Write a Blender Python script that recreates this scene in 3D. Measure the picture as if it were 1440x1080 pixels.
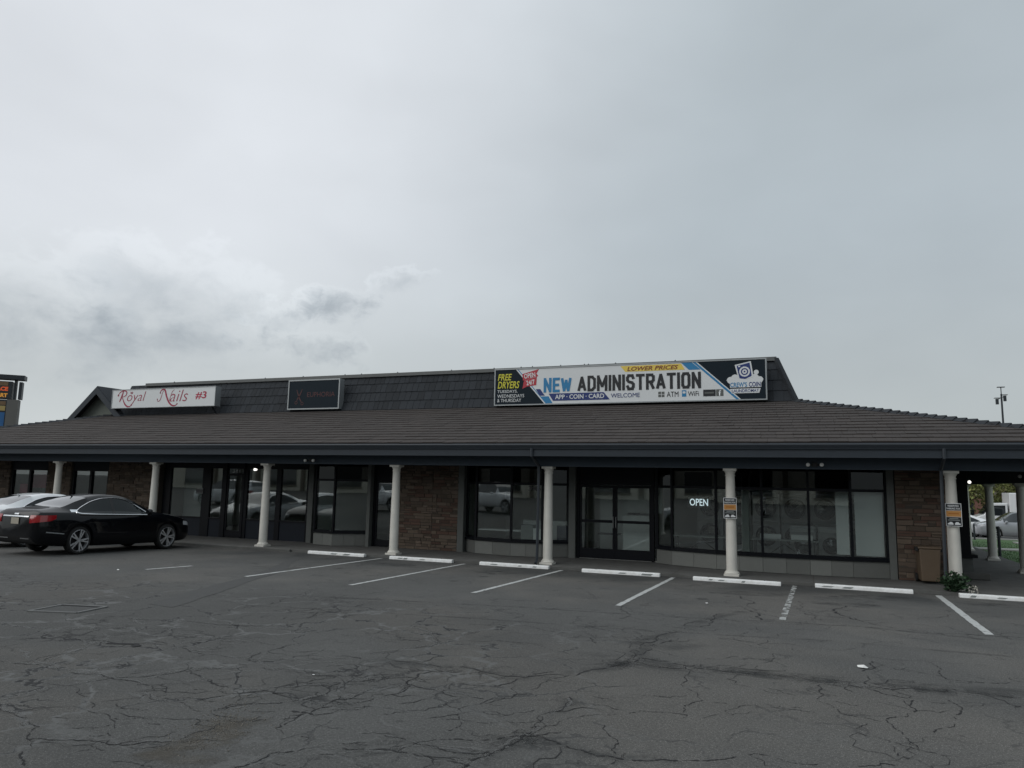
import bpy, bmesh, math, random
from mathutils import Vector, Matrix
from mathutils.bvhtree import BVHTree
random.seed(7)
scene = bpy.context.scene
for o in list(bpy.data.objects): bpy.data.objects.remove(o)
COL = scene.collection
R = math.radians

# ------------------------------------------------------------------ camera
cam_d = bpy.data.cameras.new('camera'); cam = bpy.data.objects.new('camera', cam_d); COL.objects.link(cam)
cam_d.sensor_width = 36; cam_d.lens = 26.0; cam_d.clip_start = .05; cam_d.clip_end = 3000
CR = Vector((0.92751201, 0.37328537, 0.01948084)); CU = Vector((0.03146101, -0.12989136, 0.99102898)); CF = Vector((-0.37246701, 0.9185784, 0.13221973))
CP = Vector((6.65246, -19.19378, 2.14323))
cam.matrix_world = Matrix(((CR.x, CU.x, -CF.x, CP.x), (CR.y, CU.y, -CF.y, CP.y), (CR.z, CU.z, -CF.z, CP.z), (0, 0, 0, 1)))
scene.camera = cam
scene.render.resolution_x = 1024; scene.render.resolution_y = 768
scene.render.engine = 'CYCLES'
scene.cycles.max_bounces = 5; scene.cycles.diffuse_bounces = 2; scene.cycles.caustics_reflective = False; scene.cycles.caustics_refractive = False; scene.cycles.glossy_bounces = 3; scene.cycles.transparent_max_bounces = 12
scene.view_settings.view_transform = 'Standard'; scene.view_settings.look = 'None'
scene.view_settings.exposure = 0; scene.view_settings.gamma = 1

# ------------------------------------------------------------------ node helpers
class NT:
    def __init__(s, tree): s.t = tree; s.n = tree.nodes; s.l = tree.links
    def node(s, typ, **kw):
        n = s.n.new(typ)
        for k, v in kw.items():
            if k.startswith('i_'): n.inputs[k[2:].replace('_', ' ')].default_value = v
            else: setattr(n, k, v)
        return n
    def link(s, a, b): s.l.new(a, b)
    def val(s, x, sock):
        if isinstance(x, (int, float)): sock.default_value = x
        elif isinstance(x, (tuple, list, Vector)): sock.default_value = tuple(x)
        else: s.l.new(x, sock)
    def math(s, op, a, b=None, c=None, clamp=False):
        n = s.n.new('ShaderNodeMath'); n.operation = op; n.use_clamp = clamp
        for i, x in enumerate((a, b, c)):
            if x is not None: s.val(x, n.inputs[i])
        return n.outputs[0]
    def vmath(s, op, a, b=None, out=0):
        n = s.n.new('ShaderNodeVectorMath'); n.operation = op
        s.val(a, n.inputs[0])
        if b is not None: s.val(b, n.inputs['Scale'] if op == 'SCALE' else n.inputs[1])
        return n.outputs[out]
    def ss(s, x, a, b, lo=0., hi=1.):
        n = s.n.new('ShaderNodeMapRange'); n.interpolation_type = 'SMOOTHSTEP'
        s.val(x, n.inputs[0]); n.inputs[1].default_value = a; n.inputs[2].default_value = b; n.inputs[3].default_value = lo; n.inputs[4].default_value = hi
        return n.outputs[0]
    def mix(s, f, a, b, typ='MIX'):
        n = s.n.new('ShaderNodeMix'); n.data_type = 'RGBA'; n.blend_type = typ
        s.val(f, n.inputs[0])
        for x, i in ((a, 6), (b, 7)):
            if isinstance(x, (tuple, list)) and len(x) == 3: x = (*x, 1)
            s.val(x, n.inputs[i])
        return n.outputs[2]
    def noise(s, vec, scale, detail=4, rough=.55, dist=0., out=0):
        n = s.n.new('ShaderNodeTexNoise'); n.inputs['Scale'].default_value = scale; n.inputs['Detail'].default_value = detail
        n.inputs['Roughness'].default_value = rough; n.inputs['Distortion'].default_value = dist
        if vec is not None: s.l.new(vec, n.inputs['Vector'])
        return n.outputs[out]

# ------------------------------------------------------------------ sky and sun
SUN = Vector((-.52, -.60, .66)).normalized()         # soft light through thin cloud, from behind the camera and left
GLOW = Vector((-.812, .327, .483)).normalized()         # where the cloud is thinnest
world = bpy.data.worlds.new('World'); scene.world = world; world.use_nodes = True
W = NT(world.node_tree); W.n.clear()
def build_sky():
    out = W.node('ShaderNodeOutputWorld'); bg = W.node('ShaderNodeBackground'); bg.inputs['Strength'].default_value = .1
    W.link(bg.outputs[0], out.inputs[0])
    sky = W.node('ShaderNodeTexSky', sky_type='NISHITA', sun_disc=False, sun_elevation=math.asin(SUN.z), sun_rotation=math.atan2(SUN.x, SUN.y), air_density=1.0, dust_density=2.0)
    tc = W.node('ShaderNodeTexCoord'); D = tc.outputs['Generated']
    sep = W.node('ShaderNodeSeparateXYZ'); W.link(D, sep.inputs[0]); z = sep.outputs[2]
    dot = W.vmath('DOT_PRODUCT', D, tuple(GLOW), out=1)
    glow = W.ss(dot, .52, .95)
    e = Vector((-.649, .729, .2165)).normalized()          # a quarter of the sky left of the building, where the cumulus stands
    e1 = Vector((.747, .665, 0)).normalized(); e2 = e.cross(e1) * -1
    if e2.z < 0: e2 = -e2
    a = W.vmath('DOT_PRODUCT', D, tuple(e1), out=1); b = W.vmath('DOT_PRODUCT', D, tuple(e2), out=1)
    # soft large veils
    big = W.noise(W.vmath('MULTIPLY', D, (1.6, 1.6, 3.2)), 1.5, 3, .5)
    fine = W.noise(W.vmath('MULTIPLY', D, (1, 1, 1.5)), 15.0, 6, .60, .25)
    mid = W.noise(W.vmath('MULTIPLY', D, (1, 1, 1.5)), 5.0, 4, .56, .3)
    val = W.math('MULTIPLY', W.math('ADD', 5.3, W.math('MULTIPLY', glow, 2.85)), W.math('SUBTRACT', 1.0, W.math('MULTIPLY', glow, W.ss(z, .10, .27, .22, .0))))
    val = W.math('MULTIPLY', val, W.math('ADD', 1.0, W.math('MULTIPLY', W.math('SUBTRACT', big, .5), .34)))
    val = W.math('MULTIPLY', val, W.math('ADD', 1.0, W.math('MULTIPLY', W.math('SUBTRACT', mid, .5), .10)))
    # broken cumulus: elongated puffs with ragged edges and bright rims
    front = W.math('GREATER_THAN', W.vmath('DOT_PRODUCT', D, tuple(e), out=1), .3)
    nz = W.math('MULTIPLY', W.math('SUBTRACT', fine, .5), 1.9)
    nb = W.math('MULTIPLY', W.math('SUBTRACT', mid, .5), 2.2)
    fine2 = W.noise(W.vmath('MULTIPLY', D, (1, 1, 1.2)), 42.0, 4, .62, .4)
    nf = W.math('MULTIPLY', W.math('SUBTRACT', fine2, .5), 1.9)
    shade = 0.0
    def puff(px, py, rx, ry, rot, soft, dark, rim, rag=False):
        nonlocal val, shade
        ca, cb = (px - 360) / 1040, -(py - 430) / 1040
        da = W.math('SUBTRACT', a, ca); db = W.math('SUBTRACT', b, cb)
        c, s = math.cos(R(rot)), math.sin(R(rot))
        u = W.math('DIVIDE', W.math('ADD', W.math('MULTIPLY', da, c), W.math('MULTIPLY', db, s)), rx / 1040)
        v = W.math('DIVIDE', W.math('SUBTRACT', W.math('MULTIPLY', db, c), W.math('MULTIPLY', da, s)), ry / 1040)
        r = W.math('SQRT', W.math('ADD', W.math('MULTIPLY', u, u), W.math('MULTIPLY', v, v)))
        f = W.math('ADD', W.math('SUBTRACT', 1.0, r), W.math('ADD', nz, nb))
        if rag: f = W.math('ADD', f, nf)
        m = W.math('MULTIPLY', W.ss(f, .0, soft), front)
        val = W.math('MULTIPLY', val, W.math('SUBTRACT', 1.0, W.math('MULTIPLY', m, dark))); shade = W.math('ADD', shade, W.math('MULTIPLY', m, dark))
        if rim:
            rm = W.math('MULTIPLY', W.ss(f, -.25, .05), W.ss(f, .1, .5, 1., 0.))
            up = W.ss(v, -.2, .8)
            val = W.math('ADD', val, W.math('MULTIPLY', W.math('MULTIPLY', rm, up), W.math('MULTIPLY', front, rim)))
    puff(240, 435, 140, 70, -8, 1.6, .25, .40)
    puff(50, 450, 150, 85, -12, 1.6, .22, .35)
    puff(250, 485, 260, 60, 0, 1.8, .15, .0)
    puff(40, 505, 320, 75, 4, 1.2, .11, .0)
    puff(455, 424, 78, 24, 16, 1.4, .30, .25, True)
    puff(540, 385, 44, 19, 20, 1.5, .16, .5, True)
    puff(425, 480, 95, 26, -6, 1.6, .30, .2, True)
    puff(395, 452, 60, 26, 30, 1.5, .18, .25, True)
    puff(1180, 330, 420, 130, -10, 2.2, .05, .0)
    val = W.math('MULTIPLY', val, W.ss(z, .5, 1.0, 1.0, 1.5))          # an overcast sky is brighter overhead
    tint = W.mix(W.ss(z, .08, .34, .75, .0), W.mix(glow, (.86, .965, 1.03), (.95, .99, 1.04)), (.93, 1.0, 1.01))
    tint = W.mix(W.math('MULTIPLY', shade, 2.6, clamp=True), tint, (.875, .97, 1.05))
    cloud = W.mix(1.0, tint, (1, 1, 1), 'MULTIPLY')
    vm = W.vmath('SCALE', cloud, val)
    colr = W.mix(.93, sky.outputs[0], vm)
    W.link(colr, bg.inputs['Color'])
build_sky()
world.cycles.sampling_method = 'MANUAL'; world.cycles.sample_map_resolution = 256
sun_d = bpy.data.lights.new('sun', 'SUN'); sun_d.energy = 1.1; sun_d.angle = R(60); sun_d.color = (1, .97, .93)
sun = bpy.data.objects.new('sun', sun_d); COL.objects.link(sun); sun.rotation_euler = SUN.to_track_quat('Z', 'Y').to_euler(); sun.location = (-20, -30, 40)

# ------------------------------------------------------------------ materials
MATS = {}
def mat(name, col, rough=.7, var=.0, scale=6., bump=0., bscale=60., metal=0., island=0., objr=0., spec=.5, coat=0., col2=None, stretch=(1, 1, 1), emit=None, estr=0., detail=5):
    m = bpy.data.materials.new(name); m.use_nodes = True; MATS[name] = m
    T = NT(m.node_tree); P = T.n['Principled BSDF']
    P.inputs['Roughness'].default_value = rough; P.inputs['Metallic'].default_value = metal
    P.inputs['Specular IOR Level'].default_value = spec; P.inputs['Coat Weight'].default_value = coat; P.inputs['Coat Roughness'].default_value = .04
    c = (*col, 1)
    tc = T.node('ShaderNodeTexCoord'); vec = T.vmath('MULTIPLY', tc.outputs['Object'], stretch)
    cur = None
    if col2 is not None:
        f = T.noise(vec, scale, detail, .6); cur = T.mix(T.ss(f, .3, .7), c, (*col2, 1))
    base = cur if cur is not None else c
    k = None
    if var:
        f = T.noise(vec, scale * 1.7, detail, .65); k = T.math('ADD', 1 - var, T.math('MULTIPLY', f, 2 * var))
    if island:
        g = T.node('ShaderNodeNewGeometry'); kk = T.math('ADD', 1 - island, T.math('MULTIPLY', g.outputs['Random Per Island'], 2 * island)); k = kk if k is None else T.math('MULTIPLY', k, kk)
    if objr:
        g = T.node('ShaderNodeObjectInfo'); kk = T.math('ADD', 1 - objr, T.math('MULTIPLY', g.outputs['Random'], 2 * objr)); k = kk if k is None else T.math('MULTIPLY', k, kk)
    if k is not None:
        if not hasattr(base, 'links'): 
            rgb = T.node('ShaderNodeRGB'); rgb.outputs[0].default_value = base; base = rgb.outputs[0]
        base = T.vmath('SCALE', base, k)
    T.val(base, P.inputs['Base Color'])
    if bump:
        bn = T.node('ShaderNodeBump'); bn.inputs['Strength'].default_value = bump; bn.inputs['Distance'].default_value = .01
        T.link(T.noise(vec, bscale, 4, .6), bn.inputs['Height']); T.link(bn.outputs[0], P.inputs['Normal'])
    if emit: P.inputs['Emission Color'].default_value = (*emit, 1); P.inputs['Emission Strength'].default_value = estr
    return m
def glass(name, tint, r0=.1, rough=.0):
    m = bpy.data.materials.new(name); m.use_nodes = True; MATS[name] = m
    T = NT(m.node_tree); T.n.remove(T.n['Principled BSDF']); out = T.n['Material Output']
    tr = T.node('ShaderNodeBsdfTransparent'); tr.inputs[0].default_value = (*tint, 1)
    gl = T.node('ShaderNodeBsdfGlossy'); gl.inputs['Roughness'].default_value = rough; gl.inputs[0].default_value = (.92, .96, .97, 1)
    lw = T.node('ShaderNodeLayerWeight'); lw.inputs[0].default_value = .5; fac = T.math('ADD', r0, T.math('MULTIPLY', T.math('POWER', lw.outputs['Facing'], 5.), 1 - r0))
    tc = T.node('ShaderNodeTexCoord'); bn = T.node('ShaderNodeBump'); bn.inputs['Strength'].default_value = .02; bn.inputs['Distance'].default_value = .02
    T.link(T.noise(tc.outputs['Object'], 1.3, 1, .5), bn.inputs['Height']); T.link(bn.outputs[0], gl.inputs['Normal'])
    mx = T.node('ShaderNodeMixShader'); T.link(fac, mx.inputs[0]); T.link(tr.outputs[0], mx.inputs[1]); T.link(gl.outputs[0], mx.inputs[2]); T.link(mx.outputs[0], out.inputs[0])
    return m
mat('stucco', (.125, .132, .126), .9, .12, 3, .35, 90)
mat('panel_tile', (.16, .165, .155), .8, .10, 4, .2, 60, objr=.22)
mat('stone', (.105, .078, .058), .9, .22, 9, .6, 40, objr=.3, col2=(.13, .10, .075)); mat('stone_red', (.115, .066, .048), .9, .25, 9, .6, 40, objr=.3, col2=(.11, .07, .055)); mat('stone_tan', (.135, .10, .075), .9, .22, 9, .6, 40, objr=.3, col2=(.13, .10, .08))
mat('stone_far', (.10, .07, .05), .9, .25, 9, .6, 40, island=.45, col2=(.12, .095, .075))
mat('mortar', (.07, .06, .05), .95, .2, 20, .4, 80)
mat('shingle', (.040, .0325, .0295), .95, .30, .6, .7, 55, island=.11)
mat('shake', (.0215, .025, .030), .92, .2, 5, .5, 45, objr=.22, stretch=(3, 3, .6))
mat('shake_far', (.0215, .025, .030), .92, .2, 5, .5, 45, island=.22, stretch=(3, 3, .6))
mat('trim', (.018, .026, .036), .65, .12, 2, .1, 40); mat('beam_paint', (.036, .052, .072), .7, .12, 2, .1, 40)
mat('gutter', (.028, .035, .044), .45, .15, 3, .05, 30)
mat('soffit', (.028, .034, .044), .85, .15, 3, .1, 30)
mat('cap_metal', (.115, .12, .12), .5, .15, 2, .05, 30, metal=.3)
mat('column_paint', (.68, .66, .605), .65, .13, 2.2, .12, 70, col2=(.63, .61, .56))
mat('black_frame', (.003, .004, .007), .5, .1, 5, spec=.2)
mat('dark_panel', (.014, .018, .026), .6, .1, 3, spec=.2)
mat('gable_wall', (.15, .165, .145), .85, .1, 4, .2, 60)
mat('interior_wall', (.62, .64, .60), .8, .08, 2)
mat('interior_floor', (.42, .42, .40), .4, .1, 3)
mat('interior_dark', (.05, .055, .06), .8, .1, 2)
mat('white_board', (.62, .65, .65), .6, .04, 3)
mat('panel_white', (.62, .66, .65), .7, .05, 2)
mat('steel', (.35, .36, .37), .35, .1, 8, metal=.8)
mat('white_paint', (.88, .89, .89), .6, .10, 9, .25, 40, col2=(.76, .76, .74))
mat('line_paint', (.40, .41, .40), .8, .3, 14, .2, 90)
mat('sign_white', (.70, .72, .73), .35, .03, 1.5)
mat('sign_dark', (.012, .020, .028), .5, .15, 2, spec=.12)
mat('sign_navy', (.01, .03, .16), .4)
mat('sign_blue', (.02, .20, .42), .4)
mat('sign_black', (.012, .013, .016), .4)
mat('sign_yellow', (.78, .58, .10), .4)
mat('sign_lime', (.62, .58, .04), .4)
mat('sign_red', (.45, .03, .05), .4)
mat('sign_crimson', (.40, .012, .05), .4)
mat('sign_script', (.34, .02, .06), .4)
mat('dim_red', (.055, .008, .011), .5)
mat('sign_orange', (.46, .22, .06), .5)
mat('sign_orange_dark', (.35, .13, .02), .5)
mat('sign_maroon', (.20, .04, .02), .5)
mat('alu', (.33, .35, .36), .45, .08, 6, metal=.6)
mat('lamp_white', (.75, .75, .73), .3)
mat('lamp_lit', (.9, .9, .85), .3, emit=(1, .97, .9), estr=1.6)
mat('neon', (.9, .95, 1), .3, emit=(.78, .92, 1), estr=.85)
mat('bin_brown', (.125, .090, .060), .55, .12, 4)
mat('bin_dark', (.012, .012, .013), .5)
mat('concrete', (.115, .115, .11), .92, .22, 2.5, .35, 60, col2=(.088, .087, .082))
mat('concrete_pale', (.30, .30, .28), .9, .1, 3)
mat('grass', (.045, .100, .030), .95, .12, 1, .3, 30, col2=(.052, .108, .032))
mat('leaf', (.022, .058, .022), .7, .25, 8, objr=.2, island=.35)
mat('leaf_tree', (.19, .205, .065), .8, .2, 4, island=.4)
mat('bark', (.06, .045, .035), .95, .3, 12, .6, 30)
mat('flower', (.5, .48, .42), .7)
mat('brick', (.19, .095, .075), .9, .2, 6, .3, 40, island=.15)
mat('brick_pale', (.34, .30, .26), .9, .1, 6)
mat('beige', (.62, .59, .50), .85, .06, 1.5)
mat('beige_dark', (.16, .14, .11), .85, .1, 2)
mat('pole_dark', (.02, .025, .032), .5, .1, 4)
mat('pole_grey', (.14, .135, .125), .7, .1, 3)
mat('led_red', (.2, .02, .01), .4, emit=(1, .16, .04), estr=.35)
mat('led_orange', (.2, .1, .01), .4, emit=(1, .45, .06), estr=.35)
mat('sign_brown', (.20, .12, .06), .5); mat('sign_tan', (.45, .33, .12), .5); mat('sign_mid_blue', (.03, .13, .32), .5)
mat('paint_black', (.002, .0025, .004), .3, coat=.5, spec=.1)
mat('paint_white', (.78, .79, .80), .3, coat=.8)
mat('paint_silver', (.30, .31, .33), .3, coat=.8, metal=.2)
mat('paint_dark_blue', (.02, .03, .06), .3, coat=.8)
mat('car_glass', (.012, .016, .018), .03, spec=.9, coat=.6)
mat('side_glass', (.010, .014, .016), .05, spec=.35)
mat('chrome', (.75, .76, .78), .12, metal=1.)
mat('alloy', (.66, .67, .69), .35, metal=.75)
mat('rubber', (.012, .012, .012), .85)
mat('lamp_red', (.30, .008, .012), .12, coat=.8)
mat('lamp_clear', (.5, .52, .55), .1, coat=.8)
mat('plate', (.36, .33, .27), .6)
mat('well', (.004, .004, .005), .9)
mat('paper', (.72, .72, .70), .8)
mat('grate', (.03, .03, .032), .7, metal=.3)
mat('crack', (.012, .012, .013), .98)
mat('crack_dust', (.13, .132, .13), .98, .2, 20)
mat('patch', (.062, .062, .061), .97, .2, 6, .6, 120)
mat('curtain', (.22, .24, .235), .85, .1, 3)
mat('poster_red', (.22, .02, .05), .6); mat('poster_green', (.06, .09, .085), .6, .5, 14)
glass('window_glass', (.90, .93, .92), .10)
glass('dark_glass', (.10, .12, .15), .025)

def soft_mat(name, col, strength, scale, lo=.35, hi=.65, col2=None):
    # weathering that fades out towards its edge: the mesh carries how strong it is at each point
    m = bpy.data.materials.new(name); m.use_nodes = True; MATS[name] = m
    T = NT(m.node_tree); P = T.n['Principled BSDF']; out = T.n['Material Output']; P.inputs['Roughness'].default_value = .95
    at = T.node('ShaderNodeAttribute', attribute_name='soft'); tc = T.node('ShaderNodeTexCoord'); v = tc.outputs['Object']
    f = T.math('MULTIPLY', T.math('MULTIPLY', T.ss(at.outputs['Fac'], 0, 1), T.ss(T.noise(v, scale, 6, .65), lo, hi)), strength)
    k = T.math('MULTIPLY', T.math('ADD', .55, T.noise(v, 70, 3, .7)), T.math('ADD', .5, T.noise(v, 200, 2, .6)))
    c = T.mix(T.ss(T.noise(v, 3, 4), .4, .6), (*col, 1), (*(col2 or col), 1)); T.link(T.vmath('SCALE', c, k), P.inputs['Base Color'])
    tr = T.node('ShaderNodeBsdfTransparent'); mx = T.node('ShaderNodeMixShader'); T.link(f, mx.inputs[0]); T.link(tr.outputs[0], mx.inputs[1]); T.link(P.outputs[0], mx.inputs[2]); T.link(mx.outputs[0], out.inputs[0])
soft_mat('worn_line', (.42, .43, .42), .95, 9, .30, .44)
soft_mat('very_worn_line', (.36, .37, .36), .9, 7, .44, .55)
# ------------------------------------------------------------------ asphalt
def build_asphalt():
    m = bpy.data.materials.new('asphalt'); m.use_nodes = True; MATS['asphalt'] = m
    T = NT(m.node_tree); P = T.n['Principled BSDF']
    tc = T.node('ShaderNodeTexCoord'); v = T.vmath('MULTIPLY', tc.outputs['Object'], (1, 1, 0))
    n1 = T.noise(v, .16, 5, .6); n2 = T.noise(v, .9, 6, .62); n3 = T.noise(v, 42, 3, .75); n4 = T.noise(v, 220, 2, .6)
    nbrown = T.noise(v, .22, 4, .55)
    k = T.math('ADD', .60, T.math('MULTIPLY', n1, .5))
    k = T.math('ADD', k, T.math('MULTIPLY', T.math('SUBTRACT', n2, .5), .45))
    k = T.math('MULTIPLY', k, T.math('ADD', .05, T.math('MULTIPLY', n3, 1.8)))
    k = T.math('MULTIPLY', k, T.math('ADD', .5, n4))
    base = T.mix(T.ss(nbrown, .42, .62), (.092, .0915, .088), (.112, .107, .099))
    # aggregate flecks
    vo = T.node('ShaderNodeTexVoronoi'); vo.inputs['Scale'].default_value = 70; T.link(v, vo.inputs['Vector'])
    fleck = T.math('MULTIPLY', T.ss(vo.outputs['Distance'], .10, .32, 1., 0.), 1.25)
    # block cracking: distorted cells, dusty pale shoulders and dark centres
    wob = T.vmath('SCALE', T.vmath('SUBTRACT', T.noise(v, 1.1, 5, .6, out=1), (.5, .5, .5)), 1.1)
    vw = T.vmath('ADD', v, wob)
    ve = T.node('ShaderNodeTexVoronoi', feature='DISTANCE_TO_EDGE'); ve.inputs['Scale'].default_value = .8; T.link(vw, ve.inputs['Vector'])
    d = ve.outputs['Distance']
    wob2 = T.vmath('SCALE', T.vmath('SUBTRACT', T.noise(v, 5, 4, .65, out=1), (.5, .5, .5)), .28)
    ve2 = T.node('ShaderNodeTexVoronoi', feature='DISTANCE_TO_EDGE'); ve2.inputs['Scale'].default_value = 2.6; T.link(T.vmath('ADD', v, wob2), ve2.inputs['Vector'])
    d2 = ve2.outputs['Distance']
    sp = T.node('ShaderNodeSeparateXYZ'); T.link(v, sp.inputs[0])
    # worn zone of the lot: a long swath left of the middle
    zone = T.math('MULTIPLY', T.ss(sp.outputs[0], 6.5, 1.5), T.ss(sp.outputs[1], -6.5, -9.5))
    zone = T.math('MULTIPLY', zone, T.ss(T.noise(v, .45, 3, .5), .30, .52))
    dust = T.math('MULTIPLY', T.ss(d, .0, .034, 1., 0.), T.math('ADD', .10, T.math('MULTIPLY', zone, .9)))
    gate = T.ss(T.noise(v, 1.3, 3, .5), .46, .56)
    dark = T.math('MULTIPLY', T.ss(d, .006, .018, 1., 0.), T.math('MULTIPLY', gate, T.math('ADD', .35, T.math('MULTIPLY', zone, .6))))
    zone2 = T.math('MULTIPLY', zone, T.ss(T.noise(v, .7, 3, .55), .52, .62))
    dark2 = T.math('MULTIPLY', T.ss(d2, .012, .045, 1., 0.), T.math('MULTIPLY', zone2, .75))
    k = T.math('ADD', k, fleck)
    k = T.math('MULTIPLY', k, T.math('SUBTRACT', 1.0, T.math('MULTIPLY', zone, .16)))
    c = T.vmath('SCALE', base, k)
    c = T.mix(dust, c, (.118, .119, .117))
    # oil-dark parking bays
    stall = T.math('MULTIPLY', T.ss(sp.outputs[1], -3.4, -1.6), T.ss(T.noise(T.vmath('MULTIPLY', v, (1, .6, 1)), .5, 3, .5), .42, .62))
    c = T.mix(T.math('MULTIPLY', stall, .6), c, (.022, .026, .028))
    c = T.mix(T.math('MAXIMUM', dark, dark2), c, (.012, .012, .013))
    T.link(c, P.inputs['Base Color']); P.inputs['Roughness'].default_value = .9; P.inputs['Specular IOR Level'].default_value = .35
    h = T.math('SUBTRACT', T.math('MULTIPLY', n3, .35), T.math('MULTIPLY', T.math('MAXIMUM', dark, dark2), 1.5))
    h = T.math('ADD', h, T.math('MULTIPLY', n2, .8))
    bn = T.node('ShaderNodeBump'); bn.inputs['Strength'].default_value = .55; bn.inputs['Distance'].default_value = .02
    T.link(h, bn.inputs['Height']); T.link(bn.outputs[0], P.inputs['Normal'])
build_asphalt()

# ------------------------------------------------------------------ mesh builder
class MB:
    def __init__(s): s.v = []; s.f = []; s.m = []
    def poly(s, pts, mi=0):
        i = len(s.v); s.v += [tuple(p) for p in pts]; s.f.append(tuple(range(i, i + len(pts)))); s.m.append(mi); return s
    def box(s, x0, x1, y0, y1, z0, z1, mi=0, M=None):
        c = [(x0, y0, z0), (x1, y0, z0), (x1, y1, z0), (x0, y1, z0), (x0, y0, z1), (x1, y0, z1), (x1, y1, z1), (x0, y1, z1)]
        if M is not None: c = [tuple(M @ Vector(p)) for p in c]
        i = len(s.v); s.v += c
        for q in ((0, 3, 2, 1), (4, 5, 6, 7), (0, 1, 5, 4), (1, 2, 6, 5), (2, 3, 7, 6), (3, 0, 4, 7)): s.f.append(tuple(i + k for k in q)); s.m.append(mi)
        return s
    def bar(s, p, q, w, h, mi=0, up=(0, 0, 1)):      # box from p to q, w across, h along up, centred
        p = Vector(p); q = Vector(q); d = (q - p); L = d.length; d.normalize(); u = Vector(up); r = d.cross(u).normalized(); u = r.cross(d).normalized()
        M = Matrix(((d.x, r.x, u.x, p.x), (d.y, r.y, u.y, p.y), (d.z, r.z, u.z, p.z), (0, 0, 0, 1)))
        return s.box(0, L, -w / 2, w / 2, -h / 2, h / 2, mi, M)
    def tube(s, pts, rad, n=8, mi=0, cap=True, closed=False):
        pts = [Vector(p) for p in pts]; N = len(pts); rings = []
        rr = rad if isinstance(rad, (list, tuple)) else [rad] * N
        prev = None
        for i, p in enumerate(pts):
            if closed: t = (pts[(i + 1) % N] - pts[i - 1])
            else: t = (pts[min(i + 1, N - 1)] - pts[max(i - 1, 0)])
            t.normalize()
            if prev is None:
                a = Vector((0, 0, 1)) if abs(t.z) < .9 else Vector((1, 0, 0)); x = t.cross(a).normalized()
            else: x = (prev - t * prev.dot(t)).normalized()
            prev = x; y = t.cross(x)
            i0 = len(s.v); rings.append(i0)
            for k in range(n):
                an = 2 * math.pi * k / n; s.v.append(tuple(p + (x * math.cos(an) + y * math.sin(an)) * rr[i]))
        M = N if closed else N - 1
        for i in range(M):
            a, b = rings[i], rings[(i + 1) % N]
            for k in range(n): s.f.append((a + k, a + (k + 1) % n, b + (k + 1) % n, b + k)); s.m.append(mi)
        if cap and not closed:
            s.f.append(tuple(rings[0] + k for k in reversed(range(n)))); s.m.append(mi)
            s.f.append(tuple(rings[-1] + k for k in range(n))); s.m.append(mi)
        return s
    def lathe(s, prof, n=24, c=(0, 0, 0), axis='z', mi=0, cap=True):
        rings = []
        for r, h in prof:
            i0 = len(s.v); rings.append(i0)
            for k in range(n):
                an = 2 * math.pi * k / n; a, b = r * math.cos(an), r * math.sin(an)
                p = (a, b, h) if axis == 'z' else ((a, h, b) if axis == 'y' else (h, a, b))
                s.v.append((p[0] + c[0], p[1] + c[1], p[2] + c[2]))
        for a, b in zip(rings, rings[1:]):
            for k in range(n): s.f.append((a + k, a + (k + 1) % n, b + (k + 1) % n, b + k)); s.m.append(mi)
        if cap:
            s.f.append(tuple(rings[0] + k for k in reversed(range(n)))); s.m.append(mi)
            s.f.append(tuple(rings[-1] + k for k in range(n))); s.m.append(mi)
        return s
    def prism(s, poly2, d0, d1, f, mi=0):           # polygon extruded; f maps (u, v, d) to a point
        n = len(poly2); i = len(s.v)
        s.v += [tuple(f(u, v, d0)) for u, v in poly2] + [tuple(f(u, v, d1)) for u, v in poly2]
        s.f.append(tuple(i + k for k in range(n))); s.m.append(mi); s.f.append(tuple(i + n + k for k in reversed(range(n)))); s.m.append(mi)
        for k in range(n): s.f.append((i + k, i + n + k, i + n + (k + 1) % n, i + (k + 1) % n)); s.m.append(mi)
        return s
    def mesh(s, name, mats, smooth=False, fix=True):
        me = bpy.data.meshes.new(name); me.from_pydata(s.v, [], s.f)
        for mm in mats: me.materials.append(MATS[mm])
        if len(mats) > 1: me.polygons.foreach_set('material_index', s.m)
        if fix:
            bm = bmesh.new(); bm.from_mesh(me); bmesh.ops.recalc_face_normals(bm, faces=bm.faces); bm.to_mesh(me); bm.free()
        if smooth:
            me.shade_smooth() if hasattr(me, 'shade_smooth') else None
            try: me.set_sharp_from_angle(angle=R(40))
            except Exception: pass
        me.update(); return me
    def build(s, name, mats, parent=None, smooth=False, fix=True):
        if isinstance(mats, str): mats = [mats]
        return link(name, s.mesh(name, mats, smooth, fix), parent)
def link(name, data, parent=None):
    o = bpy.data.objects.new(name, data); COL.objects.link(o)
    if parent is not None: o.parent = parent
    return o
def empty(name, loc=(0, 0, 0), rz=0., parent=None):
    o = link(name, None, parent); o.location = loc; o.rotation_euler = (0, 0, rz); o.empty_display_size = .2; return o
def tag(o, label, cat, group=None, kind=None):
    o['label'] = label; o['category'] = cat
    if group: o['group'] = group
    if kind: o['kind'] = kind
    return o
def struct(o, label=None):
    o['kind'] = 'structure'
    if label: o['label'] = label
    return o
def copy_tree(o, parent=None):
    c = o.copy(); COL.objects.link(c); c.parent = parent
    for ch in o.children: copy_tree(ch, c)
    return c
def bevel_mesh(me, w, seg=1):
    bm = bmesh.new(); bm.from_mesh(me); bmesh.ops.bevel(bm, geom=list(bm.edges), offset=w, segments=seg, affect='EDGES', profile=.5); bm.to_mesh(me); bm.free()

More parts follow.
